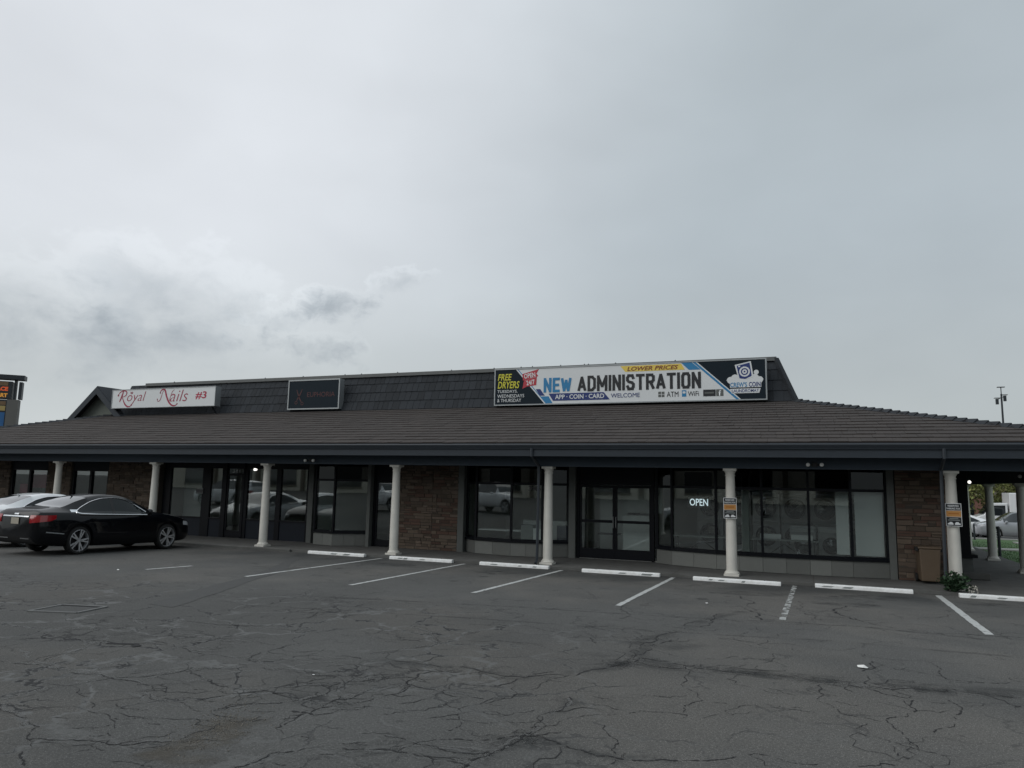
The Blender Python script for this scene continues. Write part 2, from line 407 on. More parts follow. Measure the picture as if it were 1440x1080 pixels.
# text: Blender's own font as a flat mesh fitted to a box in the local XZ plane, facing -Y
def text_mesh(s, x0, x1, z0, z1, y, shear=0., bold=0., th=.004):
    cu = bpy.data.curves.new('t', 'FONT'); cu.body = s; cu.size = 1; cu.offset = bold; cu.resolution_u = 3
    o = bpy.data.objects.new('t', cu); COL.objects.link(o)
    dg = bpy.context.evaluated_depsgraph_get(); me = bpy.data.meshes.new_from_object(o.evaluated_get(dg))
    bpy.data.objects.remove(o); bpy.data.curves.remove(cu)
    vs = [v.co.copy() for v in me.vertices]
    zs = [v.y for v in vs]; a, b = min(zs), max(zs)
    xs = [v.x + shear * (v.y - a) for v in vs]; c, d = min(xs), max(xs)
    for v, co, x in zip(me.vertices, vs, xs):
        v.co = (x0 + (x - c) / (d - c) * (x1 - x0), y, z0 + (co.y - a) / (b - a) * (z1 - z0))
    me.materials.clear(); return me
def text(name, s, box, y, m, parent, shear=0., bold=0., rot=0.):
    me = text_mesh(s, *box, y, shear, bold)
    if rot:
        cx, cz = (box[0] + box[1]) / 2, (box[2] + box[3]) / 2; c, sn = math.cos(rot), math.sin(rot)
        for v in me.vertices: x, z = v.co.x - cx, v.co.z - cz; v.co.x = cx + x * c - z * sn; v.co.z = cz + x * sn + z * c
    me.materials.append(MATS[m]); return link(name, me, parent)

# ------------------------------------------------------------------ ground
def gz(y):
    if y < -.5: return -.06 - .02 * (max(y, -60) + .5)
    if y < 2: return -.06
    return -.06 - .02 * (min(y, 60) - 2)
def build_ground():
    m = MB(); xs = [-700, -200, -80, -40, -20, 0, 20, 40, 80, 200, 700]; ys = [-700, -200, -60, -30, -15, -.5, 2, 20, 40, 60, 200, 700]
    for x in xs:
        for y in ys: m.v.append((x, y, gz(y)))
    n = len(ys)
    for i in range(len(xs) - 1):
        for j in range(n - 1): a = i * n + j; m.f.append((a, a + n, a + n + 1, a + 1)); m.m.append(0)
    struct(m.build('ground', 'asphalt'), 'cracked grey asphalt of the parking lot')
    # walk under the colonnade
    m = MB(); m.box(-29.5, 12.45, -.52, 25, -1.2, 0); o = struct(m.build('walkway', 'concrete'), 'grey concrete walkway under the colonnade')
    m = MB(); m.box(-29.5, -8.0, -.60, -.50, -.4, .03); me = m.mesh('kerb', ['concrete']); bevel_mesh(me, .02); link('kerb', me, o)
    for x in (-6.4, -3.0, .25, 3.4, 6.6, 9.9):
        m = MB(); m.box(x, x + .012, -.515, 1.25, .0, .002); m.build('expansion_joint', 'mortar', o)
    # painted stall lines
    labs = ['between the black car and the next empty stall', 'left of the column before the stone wall', 'ending near the stone wall', 'ending near the middle of the bow window', 'ending near the double door', 'ending near the column with the parking sign, badly worn', 'short bold line ending near the weed at the column']
    for k, (x0, x1, y0, y1) in enumerate([(-7.05, -7.21, -5.36, -6.54), (-4.72, -4.56, -.72, -6.37), (-2.12, -1.94, -.72, -6.35), (.64, .61, -.72, -6.05), (3.47, 3.44, -.72, -6.18), (6.21, 6.14, -.72, -6.26), (9.05, 9.01, -.85, -6.05)]):
        m = MB(); N = 22; rn = random.Random(k); w = .05 if k < 6 else .062
        for i in range(N):
            
            a, b = i / N, (i + 1) / N; y_a, y_b = y0 + (y1 - y0) * a, y0 + (y1 - y0) * b; xa, xb = x0 + (x1 - x0) * a, x0 + (x1 - x0) * b
            j = [rn.uniform(-.008, .008) for _ in range(4)]
            m.poly([(xa - w + j[0], y_a, gz(y_a) + .005), (xa + w + j[1], y_a, gz(y_a) + .005), (xb + w + j[2], y_b, gz(y_b) + .005), (xb - w + j[3], y_b, gz(y_b) + .005)])
        me = m.mesh('parking_line', ['worn_line' if k != 5 else 'very_worn_line'], fix=False); at = me.attributes.new('soft', 'FLOAT', 'POINT'); at.data.foreach_set('value', [1.0] * len(me.vertices)); o = link('parking_line', me); struct(o, 'white painted stall line ' + labs[k])
build_ground()

# pixel of the photograph to a point on the sloping lot (used to survey where the cracks lie)
def survey(x, y):
    d = CF + CR * ((x - 720) / 1040) - CU * ((y - 540) / 1040)
    t = (-.06 - .02 * (CP.y + .5) - CP.z) / (d.z + .02 * d.y); p = CP + d * t; return Vector((p.x, p.y, 0))
class Soft:
    def __init__(s): s.v = []; s.f = []; s.a = []
    def ribbon(s, pts, w, z, rn):
        n = len(pts); i0 = len(s.v)
        for i, p in enumerate(pts):
            t = (pts[min(i + 1, n - 1)] - pts[max(i - 1, 0)]); t.normalize(); nn = Vector((-t.y, t.x, 0)); ww = w * rn.uniform(.6, 1.3); e = 0 if i in (0, n - 1) else 1
            for k, a in ((1, 0), (0, e), (-1, 0)): q = p + nn * ww * k; s.v.append((q.x, q.y, gz(q.y) + z)); s.a.append(a)
        for i in range(n - 1):
            a = i0 + i * 3; s.f += [(a, a + 1, a + 4, a + 3), (a + 1, a + 2, a + 5, a + 4)]
    def blob(s, c, rx, ry, rot, z, rn):
        i0 = len(s.v); N = 20; s.v.append((c.x, c.y, gz(c.y) + z)); s.a.append(1)
        for j, (q, a) in enumerate(((.55, .9), (1, 0))):
            for k in range(N):
                an = 6.2832 * k / N; r = q * rn.uniform(.75, 1.2); x, y = math.cos(an) * rx * r, math.sin(an) * ry * r; X_, Y_ = c.x + x * math.cos(rot) - y * math.sin(rot), c.y + x * math.sin(rot) + y * math.cos(rot); s.v.append((X_, Y_, gz(Y_) + z)); s.a.append(a)
        for k in range(N):
            a, b = i0 + 1 + k, i0 + 1 + (k + 1) % N; s.f += [(i0, a, b), (a, a + N, b + N, b)]
    def build(s, name, m, label, cat):
        me = bpy.data.meshes.new(name); me.from_pydata(s.v, [], s.f); at = me.attributes.new('soft', 'FLOAT', 'POINT'); at.data.foreach_set('value', s.a); me.materials.append(MATS[m]); o = link(name, me); tag(o, label, cat, kind='stuff'); return o
soft_mat('dust', (.140, .140, .136), .6, 2.6, .30, .60)
soft_mat('stain', (.040, .042, .042), .38, 2.6, .36, .68)
soft_mat('worn', (.120, .112, .098), .6, 2.4, .40, .60, (.075, .066, .052))
def build_cracks():
    rn = random.Random(3); m = MB(); dust = Soft(); stain = Soft(); worn = Soft()
    def ribbon(b, pts, w, z, closed=False):
        n = len(pts)
        L = []; Rr = []
        for i, p in enumerate(pts):
            t = (pts[min(i + 1, n - 1)] - pts[max(i - 1, 0)]); t.normalize(); nn = Vector((-t.y, t.x, 0)); ww = w * rn.choice((.3, .5, .8, 1.1, 1.5)) * (.25 if i in (0, n - 1) else 1)
            for s, lst in ((1, L), (-1, Rr)): q = p + nn * ww * s; lst.append((q.x, q.y, gz(q.y) + z))
        for i in range(n - 1): b.poly([L[i], Rr[i], Rr[i + 1], L[i + 1]])
    def rough(pts, amp, lev):
        for _ in range(lev):
            q = [pts[0]]
            for a, c in zip(pts, pts[1:]):
                d = c - a; nn = Vector((-d.y, d.x, 0)); k = rn.choice((-1, 1)) * rn.uniform(.4, 1.3) * amp; q += [a + d * rn.uniform(.3, .7) + nn * k, c]
            pts = q
        return pts
    def crack(px, w=.014, branch=.35, pale=0.):
        w *= .50; P = rough([survey(*p) for p in px], .10, 5)
        # broken into runs so that it fades in and out
        i = 0
        while i < len(P) - 2:
            n = rn.randint(5, 30); ribbon(m, P[i:i + n + 1], w * rn.uniform(.45, 1.25), .003); i += n + rn.randint(0, 7)
            if rn.random() < branch and i < len(P) - 1:
                a = P[i]; d = (P[i] - P[i - 1]); d = Matrix.Rotation(rn.choice((-1, 1)) * rn.uniform(.5, 1.3), 3, 'Z') @ d.normalized() * rn.uniform(.25, 1.1)
                ribbon(m, rough([a, a + d], .22, 3), w * .5, .003)
        if pale:
            Q = rough([survey(*p) for p in px], .07, 4); side = sum(p[0] for p in px) / len(px)
            if side < 760: dust.ribbon(Q, .035, .0015, rn)
            if side > 560: stain.ribbon(Q, pale * 3.5, .0014, rn)
    C = crack
    # the long crack that crosses the lot from left to right, with its ravelled band
    C([(480, 922), (600, 935), (740, 953), (860, 938), (900, 925), (960, 935), (1060, 948), (1150, 958), (1220, 966), (1320, 972), (1440, 982)], .018, .6, .05)
    C([(860, 938), (905, 905), (960, 885), (1000, 872), (1050, 860)], .016, .5, .05)
    C([(870, 942), (915, 910), (945, 900)], .012, .6); C([(880, 930), (900, 900), (890, 888)], .01, .5)
    C([(800, 980), (760, 1015), (735, 1035), (690, 1060), (650, 1080)], .016, .3, .04)
    C([(640, 1000), (700, 985), (760, 965), (800, 950)], .012, .3)
    C([(735, 1035), (800, 1052), (880, 1068), (960, 1070)], .016, .3, .04)
    C([(540, 1035), (600, 1048), (660, 1060), (690, 1058)], .012, .4, .03)
    C([(700, 1040), (735, 1035), (790, 1030)], .018, .6)
    C([(480, 985), (520, 970), (560, 962), (610, 970), (680, 983)], .012, .5, .03)
    C([(600, 1010), (640, 1005), (645, 1022), (630, 1028)], .011, .2)
    C([(480, 1052), (560, 1058), (620, 1070), (660, 1078)], .016, .4, .04)
    C([(1215, 920), (1212, 945), (1216, 962)], .013, .2); C([(1152, 962), (1150, 985), (1180, 1002), (1240, 1015)], .010, .3)
    C([(1220, 968), (1285, 985), (1290, 1000), (1250, 1010), (1270, 1030), (1292, 1052)], .013, .4); C([(1335, 985), (1350, 1000), (1345, 1018), (1315, 1032)], .012, .2)
    C([(1220, 1018), (1207, 1030), (1260, 1045), (1340, 1065)], .010, .3); C([(1256, 1050), (1262, 1062), (1278, 1068)], .014, .2); C([(1205, 1078), (1240, 1074), (1262, 1076)], .014, .1)
    C([(1010, 898), (1100, 905), (1180, 915), (1260, 928), (1400, 938)], .010, .2); C([(960, 880), (1000, 870), (1080, 876), (1180, 880), (1300, 888), (1440, 897)], .014, .6)
    C([(1040, 838), (1052, 858), (1070, 872)], .03, .3); C([(1190, 852), (1200, 872)], .04, .2); C([(1150, 862), (1200, 858)], .02, .3); C([(1200, 868), (1260, 884), (1330, 893)], .018, .5)
    C([(800, 880), (860, 880), (930, 892)], .010, .3); C([(580, 880), (620, 905), (560, 915), (520, 920)], .010, .3, .02); C([(690, 900), (760, 908), (800, 920)], .009, .3)
    for px in ([(720, 1030), (800, 1010), (900, 1000), (980, 1010), (1060, 1000)], [(960, 1070), (1060, 1060), (1150, 1075)], [(560, 990), (640, 960), (700, 965), (780, 945)], [(520, 850), (600, 846), (700, 858), (800, 856), (880, 865)], [(840, 905), (800, 890), (740, 880), (660, 878)], [(1080, 900), (1090, 925), (1070, 945)], [(1300, 930), (1330, 955), (1420, 960)], [(980, 935), (960, 965), (990, 985), (960, 1010)], [(430, 850), (460, 840), (520, 835), (600, 830)], [(1130, 880), (1140, 862), (1120, 845)], [(1290, 870), (1330, 858), (1400, 862)], [(870, 870), (900, 850), (980, 842)], [(300, 860), (380, 850), (440, 830)], [(20, 900), (90, 895), (200, 900), (250, 910)], [(60, 960), (130, 985), (160, 1020), (150, 1046)], [(220, 985), (300, 1005), (330, 1010)], [(560, 1058), (620, 1040), (690, 1040)], [(850, 1020), (870, 1045), (860, 1075)]): C(px, .011, .35)
    # ravelled lower left
    C([(400, 1020), (440, 1000), (480, 990), (560, 975), (620, 940)], .014, .7, .05); C([(300, 1000), (360, 990), (420, 985), (460, 975), (480, 960)], .014, .8, .05)
    C([(280, 985), (340, 975), (400, 965), (470, 960), (540, 952)], .014, .8, .05); C([(270, 930), (280, 950), (330, 968), (400, 975)], .012, .5, .04)
    C([(350, 930), (380, 915), (420, 905)], .016, .4, .05); C([(410, 1000), (440, 1006), (470, 1002)], .022, .5)
    C([(40, 1040), (150, 1046), (250, 1042), (300, 1025), (330, 1010)], .015, .4, .05); C([(0, 990), (40, 1010), (45, 1050), (30, 1080)], .014, .6, .05)
    C([(330, 1080), (380, 1060), (470, 1050)], .014, .4, .04); C([(0, 930), (60, 935), (140, 948), (200, 962), (220, 985)], .012, .5, .07)
    C([(100, 900), (180, 905), (260, 912), (330, 925), (480, 925)], .010, .4, .07); C([(180, 870), (280, 875), (400, 880)], .010, .7, .06); C([(60, 930), (110, 915), (160, 900)], .008, .4, .06)
    C([(0, 985), (70, 968), (150, 955), (290, 940), (350, 938)], .010, .3, .07); C([(200, 955), (270, 938)], .01, .4, .05); C([(430, 870), (480, 860), (520, 848)], .01, .3); C([(380, 880), (450, 860)], .008, .3)
    C([(545, 862), (600, 858), (660, 862)], .009, .3); C([(250, 905), (300, 898), (360, 902), (430, 918)], .008, .3, .05)
    for _ in range(110):                        # loose fine cracking through the worn swath
        x, y = rn.uniform(60, 720), rn.uniform(865, 1075); a = rn.uniform(-.35, .35); L = rn.uniform(15, 60)
        ribbon(m, rough([survey(x, y), survey(x + L, y + L * a * .6)], .16, 4), .0035, .003)
    for _ in range(60):
        x, y = rn.uniform(760, 1440), rn.uniform(860, 1000); L = rn.uniform(15, 50)
        ribbon(m, rough([survey(x, y), survey(x + L, y + L * rn.uniform(-.15, .3))], .16, 4), .0035, .003)
    o = m.build('pavement_cracks', 'crack', fix=False); tag(o, 'dark branching cracks running across the asphalt lot', 'cracks', kind='stuff')
    # pale dusty seams between the plates of the worn swath
    for px in ([(0, 880), (120, 882), (260, 880), (400, 884)], [(60, 925), (100, 910), (150, 898), (120, 885)], [(200, 905), (300, 915), (420, 930), (520, 945)], [(0, 912), (50, 930), (90, 945), (140, 952)], [(130, 948), (170, 925), (230, 915)], [(270, 912), (330, 905), (400, 890), (450, 880)], [(250, 958), (330, 945), (420, 935), (500, 930)], [(350, 920), (400, 940), (470, 950)], [(280, 985), (330, 1000), (300, 1015)], [(0, 1010), (60, 1020), (120, 1040)], [(430, 985), (520, 1000), (600, 1030)], [(150, 960), (200, 985), (290, 995)], [(180, 870), (240, 890), (330, 900)], [(480, 1060), (600, 1050), (720, 1050)], [(380, 1065), (450, 1045), (540, 1040)]):
        Q = [survey(*p) for p in px]; dust.ribbon(rough(Q, .12, 3), rn.uniform(.03, .055), .0015, rn)
    for x, y, rx, ry in ((920, 905, .75, .5), (880, 930, .9, .35), (1180, 960, 1.8, .22), (1340, 970, 1.6, .25), (1060, 945, 1.2, .2), (1060, 835, 1.0, .5), (1190, 850, 1.0, .4), (720, 1045, .3, .22), (450, 985, .5, .3), (845, 800, .9, .5), (1230, 840, .9, .5), (560, 795, .9, .5), (700, 805, .9, .5), (1390, 850, .8, .5), (395, 798, .8, .4)): stain.blob(survey(x, y), rx, ry, rn.uniform(-.3, .3), .0012, rn)
    for st_x in (-6.0, -3.3, -.7, 2.0, 4.8, 7.6, -9.3):
        for _ in range(9):
            c = Vector((st_x + rn.gauss(0, .35), rn.uniform(-4.6, -1.2), 0)); r = rn.choice((.04, .06, .09, .16)); stain.blob(c, r, r * rn.uniform(.6, 1.4), 0, .0014, rn)
    for _ in range(60):
        c = survey(rn.uniform(0, 1440), rn.uniform(850, 1075)); r = rn.choice((.02, .03, .05)); stain.blob(c, r, r, 0, .0014, rn)
    for px in ([(1440, 905), (1200, 880), (960, 868), (700, 852), (420, 838)], [(1440, 925), (1180, 902), (900, 886), (640, 868), (330, 850)]): stain.ribbon(rough([survey(*p) for p in px], .01, 3), .11, .0013, rn)
    Q = [Vector((-8 + .5 * k, -.62 + rn.uniform(-.05, .03), 0)) for k in range(40)]; stain.ribbon(Q, .12, .0016, rn)
    for x, y, rx, ry, a in ((330, 1020, .36, .24, .3), (285, 1045, .38, .17, .5), (250, 1062, .4, .2, .2), (300, 1035, .30, .18, .6)): worn.blob(survey(x, y), rx, ry, a, .0018 + .0003 * rn.random(), rn)
    dust.build('crack_dust', 'dust', 'pale dusty seams along the cracks at the left of the lot', 'dust')
    stain.build('oil_stains', 'stain', 'dark soft stains along the long crack and in the stalls', 'stains')
    worn.build('worn_hollow', 'worn', 'brown worn hollow with bare aggregate at the bottom left of the lot', 'worn asphalt')
    # trench patch that curves from the drain frame to the walkway
    m = MB(); px = [(225, 852), (270, 838), (320, 823), (370, 808), (400, 795), (420, 784)]; wd = [22, 20, 17, 13, 10, 8]
    A = [survey(x - w * .75, y - w * .12) for (x, y), w in zip(px, wd)]; B = [survey(x + w * .75, y + w * .12) for (x, y), w in zip(px, wd)]
    A = rough(A, .02, 2); B = rough(B, .02, 2)
    for i in range(len(A) - 1): m.poly([(p.x, p.y, gz(p.y) + .004) for p in (A[i], B[i], B[i + 1], A[i + 1])])
    struct(m.build('asphalt_patch', 'patch', fix=False), 'darker curved trench patch in the asphalt')
build_cracks()

# ------------------------------------------------------------------ the building
SHOP = empty('shopping_center', (0, 0, 0))
tag(SHOP, 'long single storey shopping center with dark hipped roof, steep upper roof and white columns', 'building')
EAVE_Z, SL = 3.2, .258
XL, XR, YF, YB = -30.0, 12.65, -.75, 26.0
RUN = 6.4
def build_roof():
    rr = random.Random(11)
    m = MB()    # deck
    a = [(XL, YF), (XR, YF), (XR, YB), (XL, YB)]; b = [(XL + RUN, YF + RUN), (XR - RUN, YF + RUN), (XR - RUN, YB - RUN), (XL + RUN, YB - RUN)]; zt = EAVE_Z + RUN * SL
    for i in range(4):
        j = (i + 1) % 4; m.poly([(*a[i], EAVE_Z), (*a[j], EAVE_Z), (*b[j], zt), (*b[i], zt)])
    m.poly([(*p, zt) for p in b]); m.poly([(*p, EAVE_Z - .02) for p in a])
    roof = m.build('roof', 'shingle', SHOP)
    # shingles laid course by course on the front and the two ends
    def courses(P0, ux, uy, L0, cut, name, n=15):
        m = MB(); P0 = Vector(P0); ux = Vector(ux); uy = Vector(uy)
        for k in range(n):
            y0, y1 = RUN * k / n - (.03 if k == 0 else 0), RUN * (k + 1) / n + .05
            x = y0 + rr.uniform(-.3, 0); end = L0 - y0
            while x < end:
                w = rr.uniform(.26, .42); xa, xb = max(x, y0), min(x + w - .006, end); x += w
                if xb - xa < .03: continue
                t = .032 + rr.uniform(-.004, .007); jy = rr.uniform(-.012, .012)
                xa1, xb1 = max(xa, y1 - .05), min(xb, L0 - y1 + .05)
                if xb1 < xa1: xa1 = xb1 = (xa1 + xb1) / 2
                def pt(xx, yy, dz): q = P0 + ux * xx + uy * yy; return (q.x, q.y, EAVE_Z + yy * SL + dz)
                A, B, C_, D_ = pt(xa, y0 + jy, t), pt(xb, y0 + jy, t), pt(xb1, y1, .012), pt(xa1, y1, .012)
                A0, B0 = pt(xa, y0 + jy + .008, .0), pt(xb, y0 + jy + .008, .0)
                i = len(m.v); m.v += [A, B, C_, D_, A0, B0]; m.f += [(i, i + 1, i + 2, i + 3), (i + 4, i + 5, i + 1, i), (i + 4, i, i + 3), (i + 5, i + 2, i + 1)]; m.m += [0] * 4
        o = m.build(name, 'shingle', roof, fix=False); o['kind'] = 'stuff'
    courses((XL, YF, 0), (1, 0, 0), (0, 1, 0), XR - XL, 0, 'front_shingles')
    courses((XR, YF, 0), (0, 1, 0), (-1, 0, 0), YB - YF, 0, 'end_shingles')
    courses((XL, YB, 0), (0, -1, 0), (1, 0, 0), YB - YF, 0, 'end_shingles')
    # hip caps
    for sx, x0 in ((-1, XR), (1, XL)):
        N = 34
        d = Vector((sx * RUN, RUN, RUN * SL)); L = d.length
        m = MB()
        m.poly([(0, -.15, -.035), (L / N + .05, -.13, -.035), (L / N + .05, 0, .03), (0, 0, .075)]); m.poly([(0, .15, -.035), (0, 0, .075), (L / N + .05, 0, .03), (L / N + .05, .13, -.035)]); m.poly([(0, -.15, -.035), (0, 0, .075), (0, .15, -.035)])
        me = m.mesh('hip_cap', ['shake'])
        u = d.normalized(); v = Vector((-u.y, u.x, 0)).normalized(); w = u.cross(v); v = w.cross(u)
        for k in range(N):
            o = link('hip_cap', me, roof); p = Vector((x0, YF, EAVE_Z + .035)) + d * (k / N) + Vector((0, 0, rr.uniform(-.006, .006)))
            o.matrix_local = Matrix(((u.x, v.x, w.x, p.x), (u.y, v.y, w.y, p.y), (u.z, v.z, w.z, p.z), (0, 0, 0, 1)))
    # eave: gutter, fascia, soffit, beam
    for (p, q, nx, ny) in (((XL, YF), (XR, YF), 0, -1), ((XR, YF), (XR, YB), 1, 0), ((XL, YF), (XL, YB), -1, 0)):
        n = Vector((nx, ny, 0)); P = Vector((*p, 0)); Q = Vector((*q, 0))
        prof = [(-.02, 3.17), (.085, 3.17), (.098, 3.155), (.098, 3.135), (.06, 3.06), (.055, 3.04), (-.02, 3.04)]
        m = MB(); A = [tuple(P + n * d + Vector((0, 0, z))) for d, z in prof]; B = [tuple(Q + n * d + Vector((0, 0, z))) for d, z in prof]
        for k in range(len(prof)): j = (k + 1) % len(prof); m.poly([A[k], B[k], B[j], A[j]])
        m.poly(A); m.poly(B[::-1]); m.build('gutter', 'gutter', roof)
        m = MB(); i = n * .012
        x0, x1 = sorted((P.x, Q.x)); y0, y1 = sorted((P.y, Q.y))
        if ny: m.box(x0, x1, YF - .018, YF + .03, 2.85, 3.19); m.box(x0 - .005, x1 + .005, YF - .032, YF - .016, 2.85, 2.875)
        elif nx > 0: m.box(XR - .03, XR + .018, y0 + .035, y1, 2.85, 3.19)
        else: m.box(XL - .018, XL + .03, y0 + .035, y1, 2.85, 3.19)
        m.build('fascia', 'trim', roof)
    m = MB(); m.box(XL + .03, XR - .03, YF + .03, YB - .03, 2.90, 2.94); m.build('soffit', 'soffit', SHOP)
    m = MB(); m.box(XL + .9, 12.06, -.17, .15, 2.60, 2.90); m.box(XL + .9, 12.065, -.185, -.165, 2.60, 2.63); m.build('beam', 'beam_paint', SHOP)
    m = MB(); m.box(11.75, 12.05, .155, 25, 2.40, 2.895); m.build('beam', 'beam_paint', SHOP)
    for x in (-.21, 9.32):   # downspouts from the gutter back to the column line
        m = MB(); m.tube([(x, -.80, 3.06), (x, -.80, 2.86), (x, -.24, 2.62), (x, -.21, 2.4), (x - .02, -.20, .1), (x - .02, -.32, .03)], .038, 6); m.build('downspout', 'gutter', SHOP)
    # steep upper roof
    X0, X1, Y0, Y1, Z0, Z1 = XL + RUN, XR - RUN, YF + RUN, YB - RUN, EAVE_Z + RUN * SL, 6.33
    s = .60; up = MB()
    a = [(X0, Y0), (X1, Y0), (X1, Y1), (X0, Y1)]; b = [(X0 + s, Y0 + s), (X1 - s, Y0 + s), (X1 - s, Y1 - s), (X0 + s, Y1 - s)]
    for i in range(4):
        j = (i + 1) % 4; up.poly([(*a[i], Z0), (*a[j], Z0), (*b[j], Z1), (*b[i], Z1)])
    up.poly([(*p, Z1) for p in b])
    upper = up.build('upper_roof', 'shake_far', SHOP)
    H = Z1 - Z0; n = 4; eh = (H - .03) / 4
    Lr = math.hypot(s, H); tilt = math.atan2(s, H)
    nrm = Vector((0, -math.cos(tilt), math.sin(tilt)))
    rest = MB(); cache = {}; count = 0
    signs = [(-23.5, -17.0, 5.15), (-13.45, -10.7, 4.9), (-4.05, 5.45, 4.88)]
    for k in range(n):
        z0 = Z0 + eh * k + .02; z1 = min(z0 + eh + .04, Z1 - .01)
        if z1 - z0 < .08: continue
        off = (z0 - Z0) / H * s; x = X0 + off - rr.uniform(0, .2); xe = X1 - off
        while x < xe - .05:
            w = rr.choice((.20, .24, .28, .32)); xa = max(x, X0 + off + (z1 - z0) / H * s * .5); xb = min(x + w, xe); full = (xa == x and xb == x + w); x += w
            if xb - xa < .06: continue
            jz = rr.uniform(-.006, .003); th = .026 + rr.uniform(0, .008)
            vis = not any(p < xa and xb < q and z0 > zz - .1 for p, q, zz in signs) and xa > -17.2
            if not full and xb == xe: xb2 = xb - (z1 - z0) / H * s
            else: xb2 = xb
            b3 = MB(); L = math.hypot(z1 - z0, (z1 - z0) / H * s)
            g = .006
            b3.v = [(g, -th, jz), (xb - xa - g, -th, jz), (xb2 - xa - g, -.006, L), (g, -.006, L), (g, .0, jz), (xb - xa - g, .0, jz)]
            b3.f = [(0, 1, 2, 3), (4, 5, 1, 0), (4, 0, 3), (5, 2, 1)]; b3.m = [0] * 4
            M = Matrix.Translation((xa, Y0 + (z0 - Z0) / H * s, z0)) @ Matrix.Rotation(-tilt, 4, 'X')
            if vis and count < 300:
                count += 1; o = link('shingle', b3.mesh('shingle', ['shake'], fix=False), upper); o.matrix_local = M
            else:
                i = len(rest.v); rest.v += [tuple(M @ Vector(p)) for p in b3.v]; rest.f += [tuple(i + q for q in f) for f in b3.f]; rest.m += [0] * 4
    # right-hand end courses
    for k in range(n):
        z0 = Z0 + eh * k + .02; z1 = min(z0 + eh + .04, Z1 - .01); off = (z0 - Z0) / H * s; off1 = (z1 - Z0) / H * s
        y = Y0 + off
        while y < Y1 - off:
            w = rr.choice((.24, .28, .32)); i = len(rest.v)
            rest.v += [(X1 - off + .03, y, z0), (X1 - off + .03, y + w - .008, z0), (X1 - off1 + .006, y + w - .008, z1), (X1 - off1 + .006, y, z1), (X1 - off, y, z0), (X1 - off, y + w - .008, z0)]
            rest.f += [(i, i + 1, i + 2, i + 3), (i + 4, i + 5, i + 1, i)]; rest.m += [0, 0]; y += w
    o = rest.build('shingles', 'shake_far', upper, fix=False); o['kind'] = 'stuff'
    m = MB(); m.bar((X1 + .02, Y0 - .02, Z0), (X1 - s + .02, Y0 + s - .02, Z1 + .02), .16, .10, up=(1, -1, .5)); m.build('corner_cap', 'shake_far', upper)
    m = MB(); m.box(X0 + s + .9, X1 - s + .04, Y0 + s - .09, Y0 + s + .12, Z1 - .035, Z1 + .075); m.box(X0 + s + .9, X1 - s + .041, Y0 + s - .11, Y0 + s - .089, Z1 - .06, Z1 - .03)
    cap = m.build('parapet_cap', 'cap_metal', upper)
    for x in (-20.4, -15.2, -13.2, -11.1, -10.3, -8.6, -6.2, -4.4, -3.3, -2.85, -1.75, -.85, -.7, .3, 2.4):
        m = MB(); m.lathe([(.022, 0), (.028, .012), (.02, .03), (.008, .045)], 8, (x, Y0 + s - .02, Z1 + .075)); m.build('cap_clip', 'pole_dark', cap)
    # front-facing gable at the left end
    ax, ay, az = -24.15, 5.30, 6.24; hw, drop = 2.05, 1.75
    g = MB(); ridge = (ax, ay, az)
    th = .10
    for sgn in (-1, 1):
        A = Vector((ax, ay, az)); B = Vector((ax + sgn * hw, ay, az - drop)); back = Vector((0, 6.0, 0)); up_ = Vector((0, 0, -th))
        g.poly([A, B, B + back, A + back]); g.poly([A + up_, A + back + up_, B + back + up_, B + up_]); g.poly([A, A + up_, B + up_, B]); g.poly([B, B + up_, B + back + up_, B + back])
    gab = g.build('gable', 'shake_far', SHOP)
    for sgn in (-1, 1):
        A = Vector((ax, ay - .03, az - .03)); B = Vector((ax + sgn * (hw + .02), ay - .03, az - drop - .03)); dn = Vector((0, 0, -.34)); bk = Vector((0, .05, 0))
        m = MB(); m.poly([A, A + dn, B + dn, B]); m.poly([A + bk, B + bk, B + dn + bk, A + dn + bk]); m.poly([A + dn, A + dn + bk, B + dn + bk, B + dn]); m.poly([A, B, B + bk, A + bk]); m.build('barge_board', 'trim', gab)
    m = MB(); y = ay + .42; m.prism([(ax, az - .1), (ax - hw, az - drop - .1), (ax - hw, 4.3), (ax + hw, 4.3), (ax + hw, az - drop - .1)], y, y + .15, lambda u, v, d: (u, d, v)); m.build('wall', 'gable_wall', gab)
build_roof()

# ---- columns
def build_columns():
    def col_proto(h):
        c = empty('column', parent=SHOP)
        m = MB(); prof = [(.130, .11), (.130, .3)] + [(.130 - .022 * (t ** 1.6), .3 + (h - .48) * t) for t in (.2, .4, .6, .8, 1)]; m.lathe(prof, 28); m.build('shaft', 'column_paint', c, True)
        m = MB(); m.box(-.175, .175, -.175, .175, 0, .05); m.lathe([(.172, .05), (.178, .07), (.165, .09), (.15, .10), (.15, .115), (.135, .125)], 28); m.build('base', 'column_paint', c, True)
        m = MB(); m.lathe([(.11, h - .19), (.122, h - .185), (.122, h - .165), (.11, h - .16), (.11, h - .13), (.13, h - .09), (.148, h - .06)], 28); m.box(-.155, .155, -.155, .155, h - .06, h - .002); m.build('capital', 'column_paint', c, True)
        return c
    p = col_proto(2.6)
    for i, k in enumerate(range(-1, 7)):
        o = p if i == 0 else copy_tree(p, SHOP); o.location = ((k - 4) * 4.763, 0, 0)
    o = copy_tree(p, SHOP); o.location = (11.9, 0, 0)
    p = col_proto(2.4)
    for i, y in enumerate((4.84, 8.81, 12.8, 16.8, 20.8)):
        o = p if i == 0 else copy_tree(p, SHOP); o.location = (11.9, y, 0)
build_columns()

